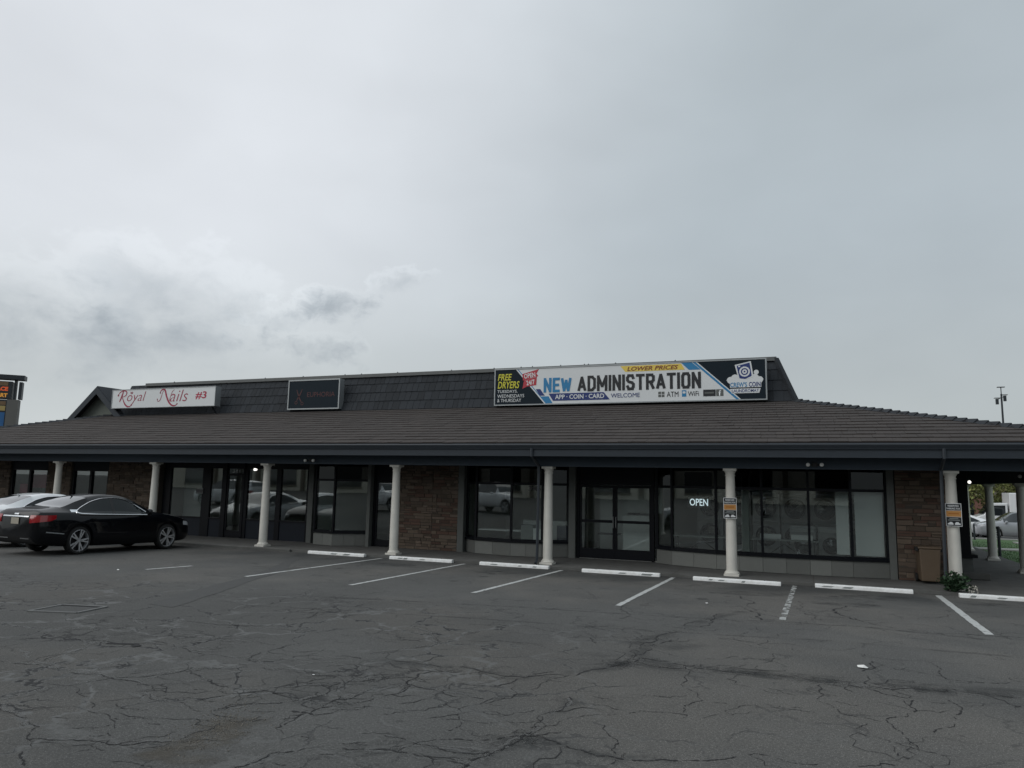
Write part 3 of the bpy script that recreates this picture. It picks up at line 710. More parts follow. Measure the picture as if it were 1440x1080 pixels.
# ---- stone veneer
stone_protos = []
for k in range(9):
    rn = random.Random(50 + k); m = MB(); m.box(-.5, .5, -.5, .5, -.5, .5); me = m.mesh('stone', [('stone', 'stone_red', 'stone_tan')[k % 3]]); bevel_mesh(me, .07)
    for v in me.vertices: v.co += Vector((rn.uniform(-.03, .03), rn.uniform(-.12, .12), rn.uniform(-.05, .05)))
    stone_protos.append(me)
near_stones = []
def stone_wall(x0, x1, yf, z0=0., z1=2.9, single=True, seed=0, joint=None):
    rn = random.Random(seed)
    m = MB(); m.box(x0, x1, yf + .03, yf + .25, z0, z1); wall = m.build('stone_wall', 'mortar', SHOP)
    far = MB(); z = z0
    while z < z1 - .03:
        h = rn.choice((.06, .09, .11, .13)); h = min(h, z1 - z); x = x0
        while x < x1 - .02:
            w = rn.choice((rn.uniform(.12, .22), rn.uniform(.2, .36), rn.uniform(.3, .45))); w = min(w, x1 - x)
            if joint and x < joint < x + w: w = joint - x + .001
            if x1 - x - w < .10: w = x1 - x
            parts = [(z, h)]
            if h > .11 and rn.random() < .3: parts = [(z, h * .5), (z + h * .5, h * .5)]
            for zz, hh in parts:
                dp = rn.uniform(.04, .075)
                if single: near_stones.append((w * hh, wall, x + w / 2, yf + .05 - dp / 2 + .02, zz + hh / 2, w - .012, dp, hh - .012, rn.choice(stone_protos)))
                else: far.box(x + .006, x + w - .006, yf + .05 - dp, yf + .05, zz + .006, zz + hh - .006)
            x += w
        z += h
    if not single: o = far.build('stones', 'stone_far', wall); o['kind'] = 'stuff'
stone_wall(-5.85, -3.60, 1.80, seed=1, joint=-4.5)
stone_wall(8.52, 9.78, 1.28, seed=2)
near_stones.sort(key=lambda q: -q[0])
for a_, wall_, x_, y_, z_, w_, d_, h_, me_ in near_stones[:300]:
    o = link('stone', me_, wall_); o.location = (x_, y_, z_); o.scale = (w_, d_, h_)
small_stones = {}
for a_, wall_, x_, y_, z_, w_, d_, h_, me_ in near_stones[300:]:
    small_stones.setdefault(wall_, MB()).box(x_ - w_ / 2, x_ + w_ / 2, y_ - d_ / 2, y_ + d_ / 2, z_ - h_ / 2, z_ + h_ / 2)
for wall_, b_ in small_stones.items(): b_.build('small_stones', 'stone_far', wall_)['kind'] = 'stuff'
stone_wall(-18.7, -16.05, 1.80, single=False, seed=3)
stone_wall(-22.1, -20.75, 1.80, single=False, seed=4)
stone_wall(-29.2, -24.35, 1.80, single=False, seed=5)

# ---- shop fronts
def post(x0, x1, y0, y1, m='stucco', z1=2.9, name='pilaster'):
    b = MB(); b.box(x0, x1, y0, y1, 0, z1); return b.build(name, m, SHOP)
def seg_frame(p, q):
    p = Vector((*p, 0)); q = Vector((*q, 0)); d = (q - p); L = d.length; d.normalize(); n = Vector((d.y, -d.x, 0))   # n points out to the lot
    return Matrix(((d.x, -n.x, 0, p.x), (d.y, -n.y, 0, p.y), (0, 0, 1, 0), (0, 0, 0, 1))), L
def bow_window(V, tiles, sill=.45, head=2.10):
    bay = empty('bow_window', parent=SHOP)
    sl = MB(); hd = MB()
    for i, (p, q) in enumerate(zip(V, V[1:])):
        M, L = seg_frame(p, q)
        # knee wall of panels
        n = max(1, round(L / tiles)); b = MB(); b.box(0.003, L - .003, .02, .16, 0, sill - .05, M=M); kw = b.build('knee_wall', 'stucco', bay)
        for k in range(n):
            b = MB(); b.box(L * k / n + .004, L * (k + 1) / n - .004, 0, .03, .012, sill - .055, M=M); b.build('panel', 'panel_tile', kw)
        sl.box(-.02, L + .02, -.05, .14, sill - .05, sill, M=M)
        b = MB(); b.box(.02, L - .02, .05, .062, sill + .03, head, M=M); b.build('pane', 'window_glass', bay, fix=True)
        b = MB(); b.box(.0, L, .03, .10, sill, sill + .045, M=M); b.build('bottom_rail', 'black_frame', bay)
        b = MB(); b.box(.0, L, .028, .11, head - .02, head + .05, M=M); b.build('top_rail', 'black_frame', bay)
        b = MB(); b.box(.02, L - .02, .05, .062, head + .05, 2.90, M=M); b.build('transom_pane', 'dark_glass', bay)
        b = MB(); b.box(.02, L - .02, .12, .14, head + .05, 2.90, M=M); b.build('transom_panel', 'dark_panel', bay)
    sl.build('sill', 'black_frame', bay)
    for i, p in enumerate(V):
        b = MB(); w = .03 if 0 < i < len(V) - 1 else .04; b.box(p[0] - w, p[0] + w, p[1] + .0, p[1] + .09, sill - .005, 2.9); b.build('mullion', 'black_frame', bay)
    return bay
bow_window([(-9.08, 1.98), (-8.70, 1.45), (-7.85, 1.30), (-6.90, 1.85)], .42)
post(-9.3, -9.1, 1.85, 2.2); post(-6.88, -6.76, 1.75, 2.2)
bow_window([(-3.38, 2.0), (-2.9, 1.62), (-1.66, 1.42), (-.74, 1.58), (-.06, 2.02)], .55)
post(-3.60, -3.40, 1.80, 2.2); post(-.04, .16, 1.95, 2.3)
bow_window([(2.56, 1.90), (3.04, 1.56), (4.26, 1.20), (5.42, 1.12), (6.54, 1.12), (7.52, 1.18), (8.34, 1.36)], .62)
post(8.34, 8.50, 1.30, 2.0)
def glazed_door(x0, x1, y, panels, mid, zt=2.05, handle=True, gl='window_glass', header=True, bot=.3):
    dr = empty('door', parent=SHOP)
    b = MB(); b.box(x0, x0 + .07, y - .03, y + .1, 0, 2.9); b.box(x1 - .07, x1, y - .03, y + .1, 0, 2.9); b.build('door_frame', 'black_frame', dr)
    if header: b = MB(); b.box(x0 + .07, x1 - .07, y + .0, y + .08, zt + .08, 2.9); b.build('header_panel', 'black_frame', dr)
    n = panels; w = (x1 - x0 - .14) / n
    for k in range(n):
        a = x0 + .07 + w * k; c = a + w; st = .07
        b = MB(); b.box(a + .003, a + st, y, y + .05, .02, zt + .07); b.box(c - st, c - .003, y, y + .05, .02, zt + .07); b.box(a + st, c - st, y, y + .05, .02, bot); b.box(a + st, c - st, y, y + .05, zt, zt + .07)
        if mid: b.box(a + st, c - st, y, y + .05, mid - .04, mid + .04)
        lf = b.build('leaf', 'black_frame', dr)
        for z0, z1 in ([(bot, mid - .04), (mid + .04, zt)] if mid else [(bot, zt)]):
            b = MB(); b.box(a + st, c - st, y + .02, y + .03, z0, z1); b.build('pane', gl, lf)
        if handle:
            hx = (c - .04) if k == 0 else (a + .04)
            b = MB(); b.tube([(hx, y - .005, .9), (hx, y - .05, .92), (hx, y - .05, 1.2), (hx, y - .005, 1.22)], .012, 6); b.build('handle', 'steel', lf)
    return dr
glazed_door(.18, 2.46, 2.08, 2, 1.08)
glazed_door(-6.74, -5.87, 1.95, 1, None, bot=.22)
# nail shop front
def storefront():
    sf = empty('shop_window', parent=SHOP); y = 2.0
    b = MB(); b.box(-16.02, -9.32, y + .02, y + .1, 2.45, 2.9); b.build('header_panel', 'black_frame', sf)
    for x0, x1 in ((-15.67, -14.12), (-13.75, -13.2), (-12.05, -10.76), (-10.58, -9.46)):
        b = MB(); b.box(x0, x1, y + .03, y + .042, .68, 2.45); b.build('pane', 'window_glass', sf)
        b = MB(); b.box(x0 - .02, x1 + .02, y + .02, y + .07, .0, .64); b.build('knee_panel', 'dark_panel', sf)
        b = MB(); b.box(x0 - .01, x1 + .01, y - .02, y + .09, .64, .69); b.build('sill', 'black_frame', sf)
    for x0, x1 in ((-16.02, -15.66), (-14.13, -13.74), (-13.21, -13.06), (-12.18, -12.04), (-10.77, -10.57), (-9.47, -9.32)):
        w = min(.12, (x1 - x0)); 
        b = MB(); b.box(x0, x1, y - .01, y + .095, 0, 2.46); b.build('mullion', 'black_frame', sf)
    glazed_door(-13.06, -12.18, 2.0, 1, None, zt=2.2, header=False, bot=.25)
    b = MB(); b.box(-13.0, -12.24, y + .03, y + .042, 2.28, 2.45); b.build('transom_pane', 'window_glass', sf)
    text('house_number', '341', (-12.78, -12.44, 2.30, 2.43), y + .02, 'white_board', sf, bold=.01)
    b = MB(); b.box(-14.38, -14.04, y - .035, y - .012, 1.52, 1.72); st = b.build('notice', 'sign_black', sf)
    b = MB(); b.box(-14.36, -14.06, y - .042, y - .035, 1.68, 1.715); b.box(-14.36, -14.06, y - .042, y - .035, 1.53, 1.55); b.build('notice_stripe', 'curtain', st)
    # windows farther left
    for x0, x1, z0 in ((-24.3, -22.15, .5), (-20.7, -18.75, .5)):
        w = empty('shop_window', parent=SHOP)
        b = MB(); b.box(x0, x1, 1.86, 1.98, 2.32, 2.9); b.build('header_panel', 'dark_panel', w)
        n = 2
        for k in range(n):
            a, c = x0 + (x1 - x0) * k / n, x0 + (x1 - x0) * (k + 1) / n
            b = MB(); b.box(a + .06, c - .06, 1.92, 1.932, z0 + .06, 2.3); b.build('pane', 'window_glass', w)
            b = MB(); b.box(a, a + .06, 1.86, 1.98, 0, 2.32); b.box(c - .06, c, 1.86, 1.98, 0, 2.32); b.box(a + .06, c - .06, 1.86, 1.98, z0, z0 + .06); b.box(a + .06, c - .06, 1.86, 1.98, 2.27, 2.32); b.build('frame', 'black_frame', w)
            b = MB(); b.box(a + .06, c - .06, 1.88, 1.97, 0, z0); b.build('knee_panel', 'dark_panel', w)
    # number on the bow window glass
    text('house_number', '345', (-1.12, -.80, 1.92, 2.06), 1.42, 'sign_black', SHOP, bold=.02)
storefront()
def shell():
    b = MB(); b.box(9.58, 9.78, 1.53, 24, 0, 2.9); b.build('end_wall', 'interior_dark', SHOP)
    b = MB(); b.box(-29.2, -29.0, 2.05, 24, 0, 2.9); b.build('end_wall', 'stucco', SHOP)
    b = MB(); b.box(-29.2, 9.78, 24.0, 24.2, 0, 2.9); b.build('rear_wall', 'stucco', SHOP)
    b = MB(); b.box(-28.9, 9.5, 8.2, 8.35, .01, 2.75); b.build('inner_wall', 'interior_wall', SHOP)
    b = MB(); b.box(-28.9, 9.5, 2.1, 8.2, .003, .03); b.build('inner_floor', 'interior_floor', SHOP)
    b = MB(); b.box(-28.9, 9.5, 2.2, 8.2, 2.7, 2.75); b.build('ceiling', 'interior_wall', SHOP)
    for x in (-25, -17.4, -9.25, -4.7, 9.46):
        b = MB(); b.box(x, x + .1, 2.1, 8.19, .03, 2.7); b.build('partition', 'interior_wall', SHOP)
    # bow window round the corner
    w = empty('side_window', parent=SHOP)
    b = MB(); b.box(9.79, 10.32, 2.7, 5.6, 0, .5); b.build('knee_wall', 'stucco', w)
    b = MB(); b.box(9.785, 10.42, 2.62, 5.68, .5, .58); b.build('sill', 'black_frame', w)
    b = MB(); b.box(9.79, 10.30, 2.72, 5.58, .58, 2.9); b.build('frame', 'black_frame', w)
    for y in (2.85, 3.85, 4.75):
        b = MB(); b.box(10.30, 10.31, y, y + .75, .65, 2.2); b.build('pane', 'dark_glass', w)
    b = MB(); b.box(10.02, 10.62, 2.35, 2.95, .002, .16); me = b.mesh('step_block', ['concrete']); bevel_mesh(me, .02); link('step_block', me, SHOP)
shell()

# ------------------------------------------------------------------ signs on the roof
def flat(parent, name, m, poly, y, d=.0015):
    b = MB(); b.prism(poly, y, y - d, lambda u, v, q: (u, q, v)); return b.build(name, m, parent)
def stroke(b, pts, w0, w1, y, n=14, dots=()):
    # Catmull-Rom stroke with swelling width, flat in the local XZ plane
    P = [Vector((p[0], p[1])) for p in pts]; P = [P[0] * 2 - P[1]] + P + [P[-1] * 2 - P[-2]]; C = []
    for i in range(1, len(P) - 2):
        for k in range(n):
            t = k / n; a, p, q, c = P[i - 1], P[i], P[i + 1], P[i + 2]
            C.append(.5 * ((2 * p) + (q - a) * t + (2 * a - 5 * p + 4 * q - c) * t * t + (3 * p - a - 3 * q + c) * t ** 3))
    C.append(P[-2]); L = []; N = len(C)
    for i, p in enumerate(C):
        t = (C[min(i + 1, N - 1)] - C[max(i - 1, 0)]).normalized(); w = w0 + (w1 - w0) * math.sin(math.pi * i / (N - 1)); L.append((p + Vector((-t.y, t.x)) * w, p - Vector((-t.y, t.x)) * w))
    for (a, c), (d, e) in zip(L, L[1:]): b.poly([(a.x, y, a.y), (c.x, y, c.y), (e.x, y, e.y), (d.x, y, d.y)])
    for x, z, r in dots: b.poly([(x + r * math.cos(k * math.pi / 5), y, z + r * math.sin(k * math.pi / 5)) for k in range(10)])
def disc(parent, name, m, x, z, r, y, r0=0., n=28):
    b = MB()
    if r0:
        for k in range(n):
            a, c = 2 * math.pi * k / n, 2 * math.pi * (k + 1) / n
            b.poly([(x + r0 * math.cos(a), y, z + r0 * math.sin(a)), (x + r * math.cos(a), y, z + r * math.sin(a)), (x + r * math.cos(c), y, z + r * math.sin(c)), (x + r0 * math.cos(c), y, z + r0 * math.sin(c))])
    else: b.poly([(x + r * math.cos(2 * math.pi * k / n), y, z + r * math.sin(2 * math.pi * k / n)) for k in range(n)])
    return b.build(name, m, parent)
def sign_box(name, x0, x1, z0, z1, y, face, frame, fw=.04, dep=.3):
    s = empty(name, (x0, y, z0)); W_, H_ = x1 - x0, z1 - z0
    b = MB(); b.box(.0, W_, .0, dep, 0, H_); b.build('cabinet', 'alu' if frame == 'alu' else 'pole_dark', s)
    b = MB(); f = fw
    b.box(-.005, W_ + .005, -.03, -.001, -.005, f); b.box(-.005, W_ + .005, -.03, -.001, H_ - f, H_ + .005); b.box(-.005, f, -.03, -.001, f, H_ - f); b.box(W_ - f, W_ + .005, -.03, -.001, f, H_ - f); b.build('frame', frame, s)
    b = MB(); b.box(f, W_ - f, -.012, -.002, f, H_ - f); b.build('face', face, s)
    # standoff struts down to the roof
    b = MB()
    for x in (.3, W_ - .3): b.bar((x, .12, .02), (x, .5, -.35), .05, .05)
    b.build('bracket', 'pole_dark', s)
    return s, W_, H_
GLYPH = {'N': (1, [[(0, 0), (0, 1)], [(0, 1), (1, 0)], [(1, 0), (1, 1)]]), 'E': (.85, [[(0, 0), (0, 1)], [(0, 1), (1, 1)], [(0, .5), (.85, .5)], [(0, 0), (1, 0)]]), 'W': (1.5, [[(0, 1), (.25, 0)], [(.25, 0), (.5, .85)], [(.5, .85), (.75, 0)], [(.75, 0), (1, 1)]]),
    'A': (1.1, [[(0, 0), (.5, 1)], [(.5, 1), (1, 0)], [(.2, .28), (.8, .28)]]), 'D': (1, [[(0, 0), (0, 1)], [(0, 1), (.6, 1)], [(.6, 1), (1, .8)], [(1, .8), (1, .2)], [(1, .2), (.6, 0)], [(.6, 0), (0, 0)]]), 'M': (1.35, [[(0, 0), (0, 1)], [(0, 1), (.5, .25)], [(.5, .25), (1, 1)], [(1, 1), (1, 0)]]),
    'I': (0, [[(.5, 0), (.5, 1)]]), 'S': (1, [[(1, .78), (.8, 1)], [(.8, 1), (.2, 1)], [(.2, 1), (0, .82)], [(0, .82), (0, .68)], [(0, .68), (.2, .54)], [(.2, .54), (.8, .46)], [(.8, .46), (1, .32)], [(1, .32), (1, .18)], [(1, .18), (.8, 0)], [(.8, 0), (.2, 0)], [(.2, 0), (0, .22)]]),
    'T': (1, [[(0, 1), (1, 1)], [(.5, 0), (.5, 1)]]), 'R': (1, [[(0, 0), (0, 1)], [(0, 1), (.75, 1)], [(.75, 1), (1, .85)], [(1, .85), (1, .62)], [(1, .62), (.75, .48)], [(.75, .48), (0, .48)], [(.5, .48), (1, 0)]]),
    'O': (1, [[(.2, 1), (.8, 1)], [(.8, 1), (1, .82)], [(1, .82), (1, .18)], [(1, .18), (.8, 0)], [(.8, 0), (.2, 0)], [(.2, 0), (0, .18)], [(0, .18), (0, .82)], [(0, .82), (.2, 1)]])}
def block_text(parent, t, x0, x1, z0, z1, y, m, w):
    # condensed bold capitals drawn with straight strokes of width w
    gap = w * 1.42; un = sum(GLYPH[c][0] for c in t); k = (x1 - x0 - w - gap * (len(t) - 1)) / un; x = x0 + w / 2; a, b_ = z0 + w / 2, z1 - w / 2
    for c in t:
        gw, st = GLYPH[c]; b = MB(); W_ = gw * k
        for q, (p, e) in enumerate(st):
            p = Vector((x + (p[0] * W_ if gw else 0), a + p[1] * (b_ - a))); e = Vector((x + (e[0] * W_ if gw else 0), a + e[1] * (b_ - a))); d = (e - p).normalized(); n = Vector((-d.y, d.x)) * w / 2
            h = w / 2 if abs(d.x) < .01 or abs(d.y) < .01 else w * .22; p = p - d * h; e = e + d * h; yy = y - .0004 * q
            b.poly([(v.x, yy, min(max(v.y, z0), z1)) for v in (p + n, p - n, e - n, e + n)])
        b.build('letter', m, parent, fix=False); x += W_ + gap
def nail_sign():
    s, w, h = sign_box('shop_sign', -22.93, -16.86, 5.14, 5.99, 5.15, 'sign_white', 'alu', .02)
    tag(s, 'white box sign with red script lettering and number 3 on the upper roof', 'sign')
    y = -.018
    # (px, py) in the enlarged photograph of the sign, its slant removed
    def q(px, py): u = (px - 62 - (350 - py) * .08) / 1305; top = 117 - 45 * u; bot = 350 - 27 * u; return (u * w, h * (1 - (py - top) / (bot - top)))
    def S(pts, a, c, dots=()):
        b = MB(); stroke(b, [q(*p) for p in pts], a, c, y, dots=[(*q(*d[:2]), d[2]) for d in dots]); b.build('letter_stroke', 'sign_script', s, fix=False)
    S([(228, 128), (212, 175), (192, 225), (172, 268)], .022, .040)
    S([(158, 186), (172, 158), (205, 134), (240, 126), (268, 142), (262, 178), (236, 200), (208, 204)], .010, .028, [(157, 186, .045)])
    S([(208, 204), (222, 245), (242, 292), (272, 322), (305, 326), (330, 305)], .010, .034, [(330, 306, .04)])
    text('lettering', 'oyal', (q(292, 0)[0] + .0, q(560, 0)[0] - .12, h * .20, h * .86), y, 'sign_script', s, .28, -.012)
    b = MB(); ox, oz = q(335, 155)
    for dx in (-.06, 0, .06): stroke(b, [(ox + dx * .6, oz - .05), (ox + dx, oz + .02)], .012, .014, y, 3, [(ox + dx, oz + .035, .022)])
    b.build('crown_mark', 'sign_script', s, fix=False)
    S([(665, 235), (672, 258), (695, 255), (715, 215), (735, 150), (760, 112)], .008, .016, [(668, 236, .03)])
    S([(705, 155), (715, 130), (745, 108), (768, 125), (785, 200), (812, 270), (850, 312), (890, 315), (915, 292)], .012, .042, [(706, 155, .035), (915, 294, .035)])
    S([(815, 265), (835, 200), (858, 140), (885, 112)], .008, .014)
    text('lettering', 'ails', (q(850, 0)[0] - .02, q(1070, 0)[0] - .02, h * .28, h * .88), y, 'sign_script', s, .28, -.012)
    text('lettering', '#3', (q(1168, 0)[0] - .05, q(1305, 0)[0] - .07, h * .36, h * .76), y, 'sign_crimson', s, .08, .018)
nail_sign()
def dark_sign():
    s, w, h = sign_box('shop_sign', -13.32, -10.80, 4.94, 6.16, 5.5, 'sign_dark', 'alu', .045)
    tag(s, 'dark square box sign with dim red scissors and lettering in a silver frame', 'sign')
    y = -.018; b = MB()
    stroke(b, [(.42, .82), (.50, .62), (.60, .42), (.68, .30)], .012, .028, y); stroke(b, [(.70, .84), (.60, .62), (.50, .46), (.44, .34)], .012, .028, y)
    b.build('scissor_blades', 'dim_red', s, fix=False)
    for x, z in ((.42, .28), (.72, .24)): disc(s, 'scissor_ring', 'dim_red', x, z, .07, y, .045)
    text('lettering', 'EUPHORIA', (.95, 2.30, .50, .70), y, 'dim_red', s, 0, .01)
dark_sign()
def banner_sign():
    s, w, h = sign_box('banner_sign', -4.02, 5.41, 4.91, 6.25, 5.45, 'sign_white', 'alu', .035, .32)
    tag(s, 'wide laundromat banner sign with NEW ADMINISTRATION lettering on the upper roof', 'sign')
    U = lambda u: u * w
    V = lambda v: h * (1 - v)
    def P(name, m, pts, y): return flat(s, name, m, [(U(u), V(v)) for u, v in pts], y)
    def Tx(t, u0, u1, v0, v1, m, y=-.024, sh=0., bo=0., rot=0.): return text('lettering', t, (U(u0), U(u1), V(v1), V(v0)), y, m, s, sh, bo, rot)
    e = .028
    P('dark_field', 'sign_dark', [(.004, e), (.088, e), (.205, 1 - e), (.004, 1 - e)], -.013)
    P('pale_stripe', 'sign_white', [(.088, e), (.094, e), (.211, 1 - e), (.205, 1 - e)], -.014); P('blue_stripe', 'sign_blue', [(.094, e), (.098, e), (.215, 1 - e), (.211, 1 - e)], -.013)
    P('navy_chip', 'sign_navy', [(.170, .58), (.188, .58), (.207, .76), (.187, .76)], -.016); P('blue_chip', 'sign_blue', [(.190, .78), (.222, .78), (.238, .965), (.213, .965)], -.0165)
    P('red_ribbon', 'sign_red', [(.115, .16), (.182, .04), (.172, .16), (.180, .23), (.118, .34)], -.017); P('red_ribbon', 'sign_red', [(.122, .34), (.174, .25), (.172, .47), (.135, .50), (.116, .56)], -.0175)
    Tx('OPEN', .122, .168, .14, .27, 'sign_white', rot=.13, bo=.02); Tx('24/7', .132, .166, .33, .46, 'sign_white', rot=.13, bo=.02)
    Tx('FREE', .014, .072, .14, .32, 'sign_lime', sh=.2, bo=.02); Tx('DRYERS', .014, .104, .345, .54, 'sign_lime', sh=.2, bo=.018)
    Tx('TUESDAYS,', .013, .096, .58, .67, 'sign_white', bo=.0); Tx('WEDNESDAYS', .013, .124, .70, .79, 'sign_white', bo=.0); Tx('& THURSDAY', .013, .112, .82, .91, 'sign_white', bo=.0)
    block_text(s, 'NEW', U(.202), U(.312), V(.68), V(.29), -.022, 'sign_blue', .095); block_text(s, 'ADMINISTRATION', U(.335), U(.783), V(.68), V(.27), -.022, 'sign_black', .095)
    P('yellow_ribbon', 'sign_yellow', [(.497, .055), (.715, .055), (.728, .205), (.515, .205)], -.015); Tx('LOWER PRICES', .522, .705, .08, .185, 'sign_maroon', sh=.25, bo=.018)
    P('blue_chip', 'sign_blue', [(.715, e), (.752, e), (.782, .215), (.742, .215)], -.016)
    P('dark_field', 'sign_dark', [(.770, e), (.996, e), (.996, 1 - e), (.915, 1 - e)], -.0135); P('pale_stripe', 'sign_white', [(.765, e), (.770, e), (.915, 1 - e), (.910, 1 - e)], -.0145); P('blue_stripe', 'sign_blue', [(.755, e), (.765, e), (.910, 1 - e), (.900, 1 - e)], -.0142)
    P('navy_ribbon', 'sign_navy', [(.222, .71), (.435, .71), (.458, .905), (.240, .905)], -.015); Tx('APP · COIN · CARD', .248, .437, .745, .865, 'sign_white', bo=.02); Tx('WELCOME', .462, .568, .75, .86, 'sign_navy', bo=.0)
    Tx('ATM', .664, .705, .745, .875, 'sign_black', bo=.0); Tx('WiFi', .738, .775, .75, .87, 'sign_black', bo=.0)
    for i in range(2):
        for j in range(2):
            a, c = .634 + i * .012, .74 + j * .075; P('atm_icon', 'stucco', [(a, c), (a + .010, c), (a + .010, c + .062), (a, c + .062)], -.015)
    P('phone_icon', 'sign_blue', [(.717, .72), (.732, .72), (.732, .88), (.717, .88)], -.015); P('phone_screen', 'sign_white', [(.7195, .75), (.7295, .75), (.7295, .80), (.7195, .80)], -.018)
    P('badge', 'sign_black', [(.790, .72), (.832, .72), (.832, .885), (.790, .885)], -.015); P('badge_line', 'stucco', [(.795, .78), (.826, .78), (.826, .82), (.795, .82)], -.018)
    P('badge', 'stucco', [(.8335, .72), (.858, .72), (.858, .885), (.8335, .885)], -.015); Tx('f', .842, .850, .74, .88, 'sign_white', bo=.03)
    # emblem: washing machine in foam over the laundromat's name
    for q_, (uu, vv, r) in enumerate(((.882, .51, .11), (.897, .46, .12), (.915, .50, .12), (.940, .50, .12), (.962, .46, .12), (.978, .51, .10), (.967, .33, .075))): disc(s, 'foam', 'sign_white', U(uu), V(vv), r, -.0170 - .0002 * q_)
    P('machine_outline', 'sign_white', [(.897, .14), (.950, .06), (.958, .45), (.910, .53)], -.0190)
    P('machine', 'sign_navy', [(.903, .165), (.946, .095), (.952, .42), (.930, .49), (.912, .47)], -.0210)
    disc(s, 'machine_door', 'sign_white', U(.929), V(.31), .165, -.0235, .115); disc(s, 'machine_door', 'sign_white', U(.929), V(.31), .075, -.0235, .03)
    P('machine_button', 'sign_white', [(.908, .17), (.915, .16), (.915, .19), (.908, .20)], -.0230)
    P('foam_band', 'sign_white', [(.868, .50), (.990, .50), (.982, .60), (.982, .69), (.880, .69), (.880, .60)], -.0195)
    P('name_ribbon', 'sign_white', [(.880, .72), (.980, .72), (.975, .83), (.885, .83)], -.0195)
    Tx("CREW'S", .881, .936, .565, .68, 'sign_blue', y=-.0250, bo=.02); Tx('COIN', .942, .980, .565, .68, 'sign_navy', y=-.0250, bo=.02); Tx('LAUNDROMAT', .886, .974, .735, .81, 'sign_navy', y=-.0250, bo=.01)
banner_sign()

# ------------------------------------------------------------------ small fittings
def parking_sign(x, yaw, label):
    s = empty('parking_sign', (x, -.165, 1.38), yaw); w, h = .155, .50; tag(s, label, 'sign', 'parking signs on the columns')
    b = MB(); b.box(-w, w, -.006, 0, 0, h); b.build('plate', 'sign_white', s)
    for z0, z1 in ((.345, h - .012), (.012, .20)): b = MB(); b.box(-w + .012, w - .012, -.008, -.006, z0, z1); b.build('black_field', 'sign_black', s)
    b = MB(); b.box(-w + .012, w - .012, -.008, -.006, .208, .337); b.build('orange_field', 'sign_orange', s)
    text('lettering', 'RESERVED', (-.105, .105, .425, .465), -.0095, 'sign_white', s, bold=.02); text('lettering', 'PARKING FOR', (-.13, .13, .365, .405), -.0095, 'sign_white', s, bold=.02)
    b = MB(); b.box(-.10, .10, -.0095, -.008, .262, .292); b.build('worn_print', 'sign_orange_dark', s)
    for x_, z0 in ((.085, .160), (.115, .125)): b = MB(); b.box(-x_, x_, -.0095, -.008, z0, z0 + .018); b.build('worn_print', 'curtain', s)
    for sg in (-1, 1):
        b = MB(); cx = sg * .068; pts = [(cx - .055, .035), (cx + .055, .035), (cx + .055, .062), (cx + .03, .068), (cx + .012, .092), (cx - .03, .092), (cx - .045, .066), (cx - .055, .06)]
        if sg < 0: pts = [(2 * cx - a, c) for a, c in pts]
        b.prism(pts, -.008, -.0095, lambda u, v, q: (u, q, v)); b.build('car_pictogram', 'sign_white', s)
parking_sign(4.763, .1, 'black, white and orange parking sign on the column beside the OPEN sign')
parking_sign(9.526, -.06, 'black, white and orange parking sign on the column above the weed')
def twin_flood(x, lab):
    s = empty('flood_light', (x, -.19, 2.70)); tag(s, lab, 'light', 'twin flood lights on the beam')
    b = MB(); b.box(-.06, .06, -.04, .005, -.04, .05); b.build('housing', 'bin_dark', s)
    for sg in (-1, 1):
        b = MB(); b.tube([(sg * .05, -.03, 0), (sg * .14, -.07, .0)], .02, 6); b.build('arm', 'bin_dark', s)
        b = MB(); b.lathe([(.02, .05), (.038, .015), (.046, -.03), (.042, -.045), (.02, -.055), (.0, -.058)], 14, (sg * .15, -.10, 0), 'y', cap=False); b.build('bulb', 'lamp_white', s, True)
twin_flood(-7.69, 'twin white bulb flood light on the beam above the dark bow window')
twin_flood(6.72, 'twin white bulb flood light on the beam above the laundromat window')
def spot(x, y, z, lit, lab):
    s = empty('spotlight', (x, y, z)); tag(s, lab, 'light')
    b = MB(); b.tube([(0, 0, 2.9 - z), (0, 0, .04)], .012, 6); b.build('stem', 'bin_dark', s)
    b = MB(); b.lathe([(.03, .06), (.04, .0), (.046, -.045), (.036, -.055), (.0, -.06)], 14, (0, 0, 0), 'y', cap=False); b.build('bulb', lit, s, True)
spot(-11.22, 1.4, 2.42, 'lamp_lit', 'lit white spotlight hanging before the nail shop door')
spot(10.9, 6.0, 2.42, 'lamp_lit', 'white spotlight under the soffit beside the far side columns')
spot(11.5, 3.0, 2.55, 'lamp_white', 'white spotlight under the soffit at the right edge of the picture')
def open_sign():
    s = empty('open_sign', (3.52, 1.62, 1.62), -.24); tag(s, 'white glowing OPEN sign behind the laundromat window', 'sign')
    b = MB(); b.box(-.06, .58, .02, .05, -.05, .24); b.build('backing', 'sign_black', s)
    text('lettering', 'OPEN', (0, .52, 0, .19), .01, 'neon', s, bold=.012)
open_sign()
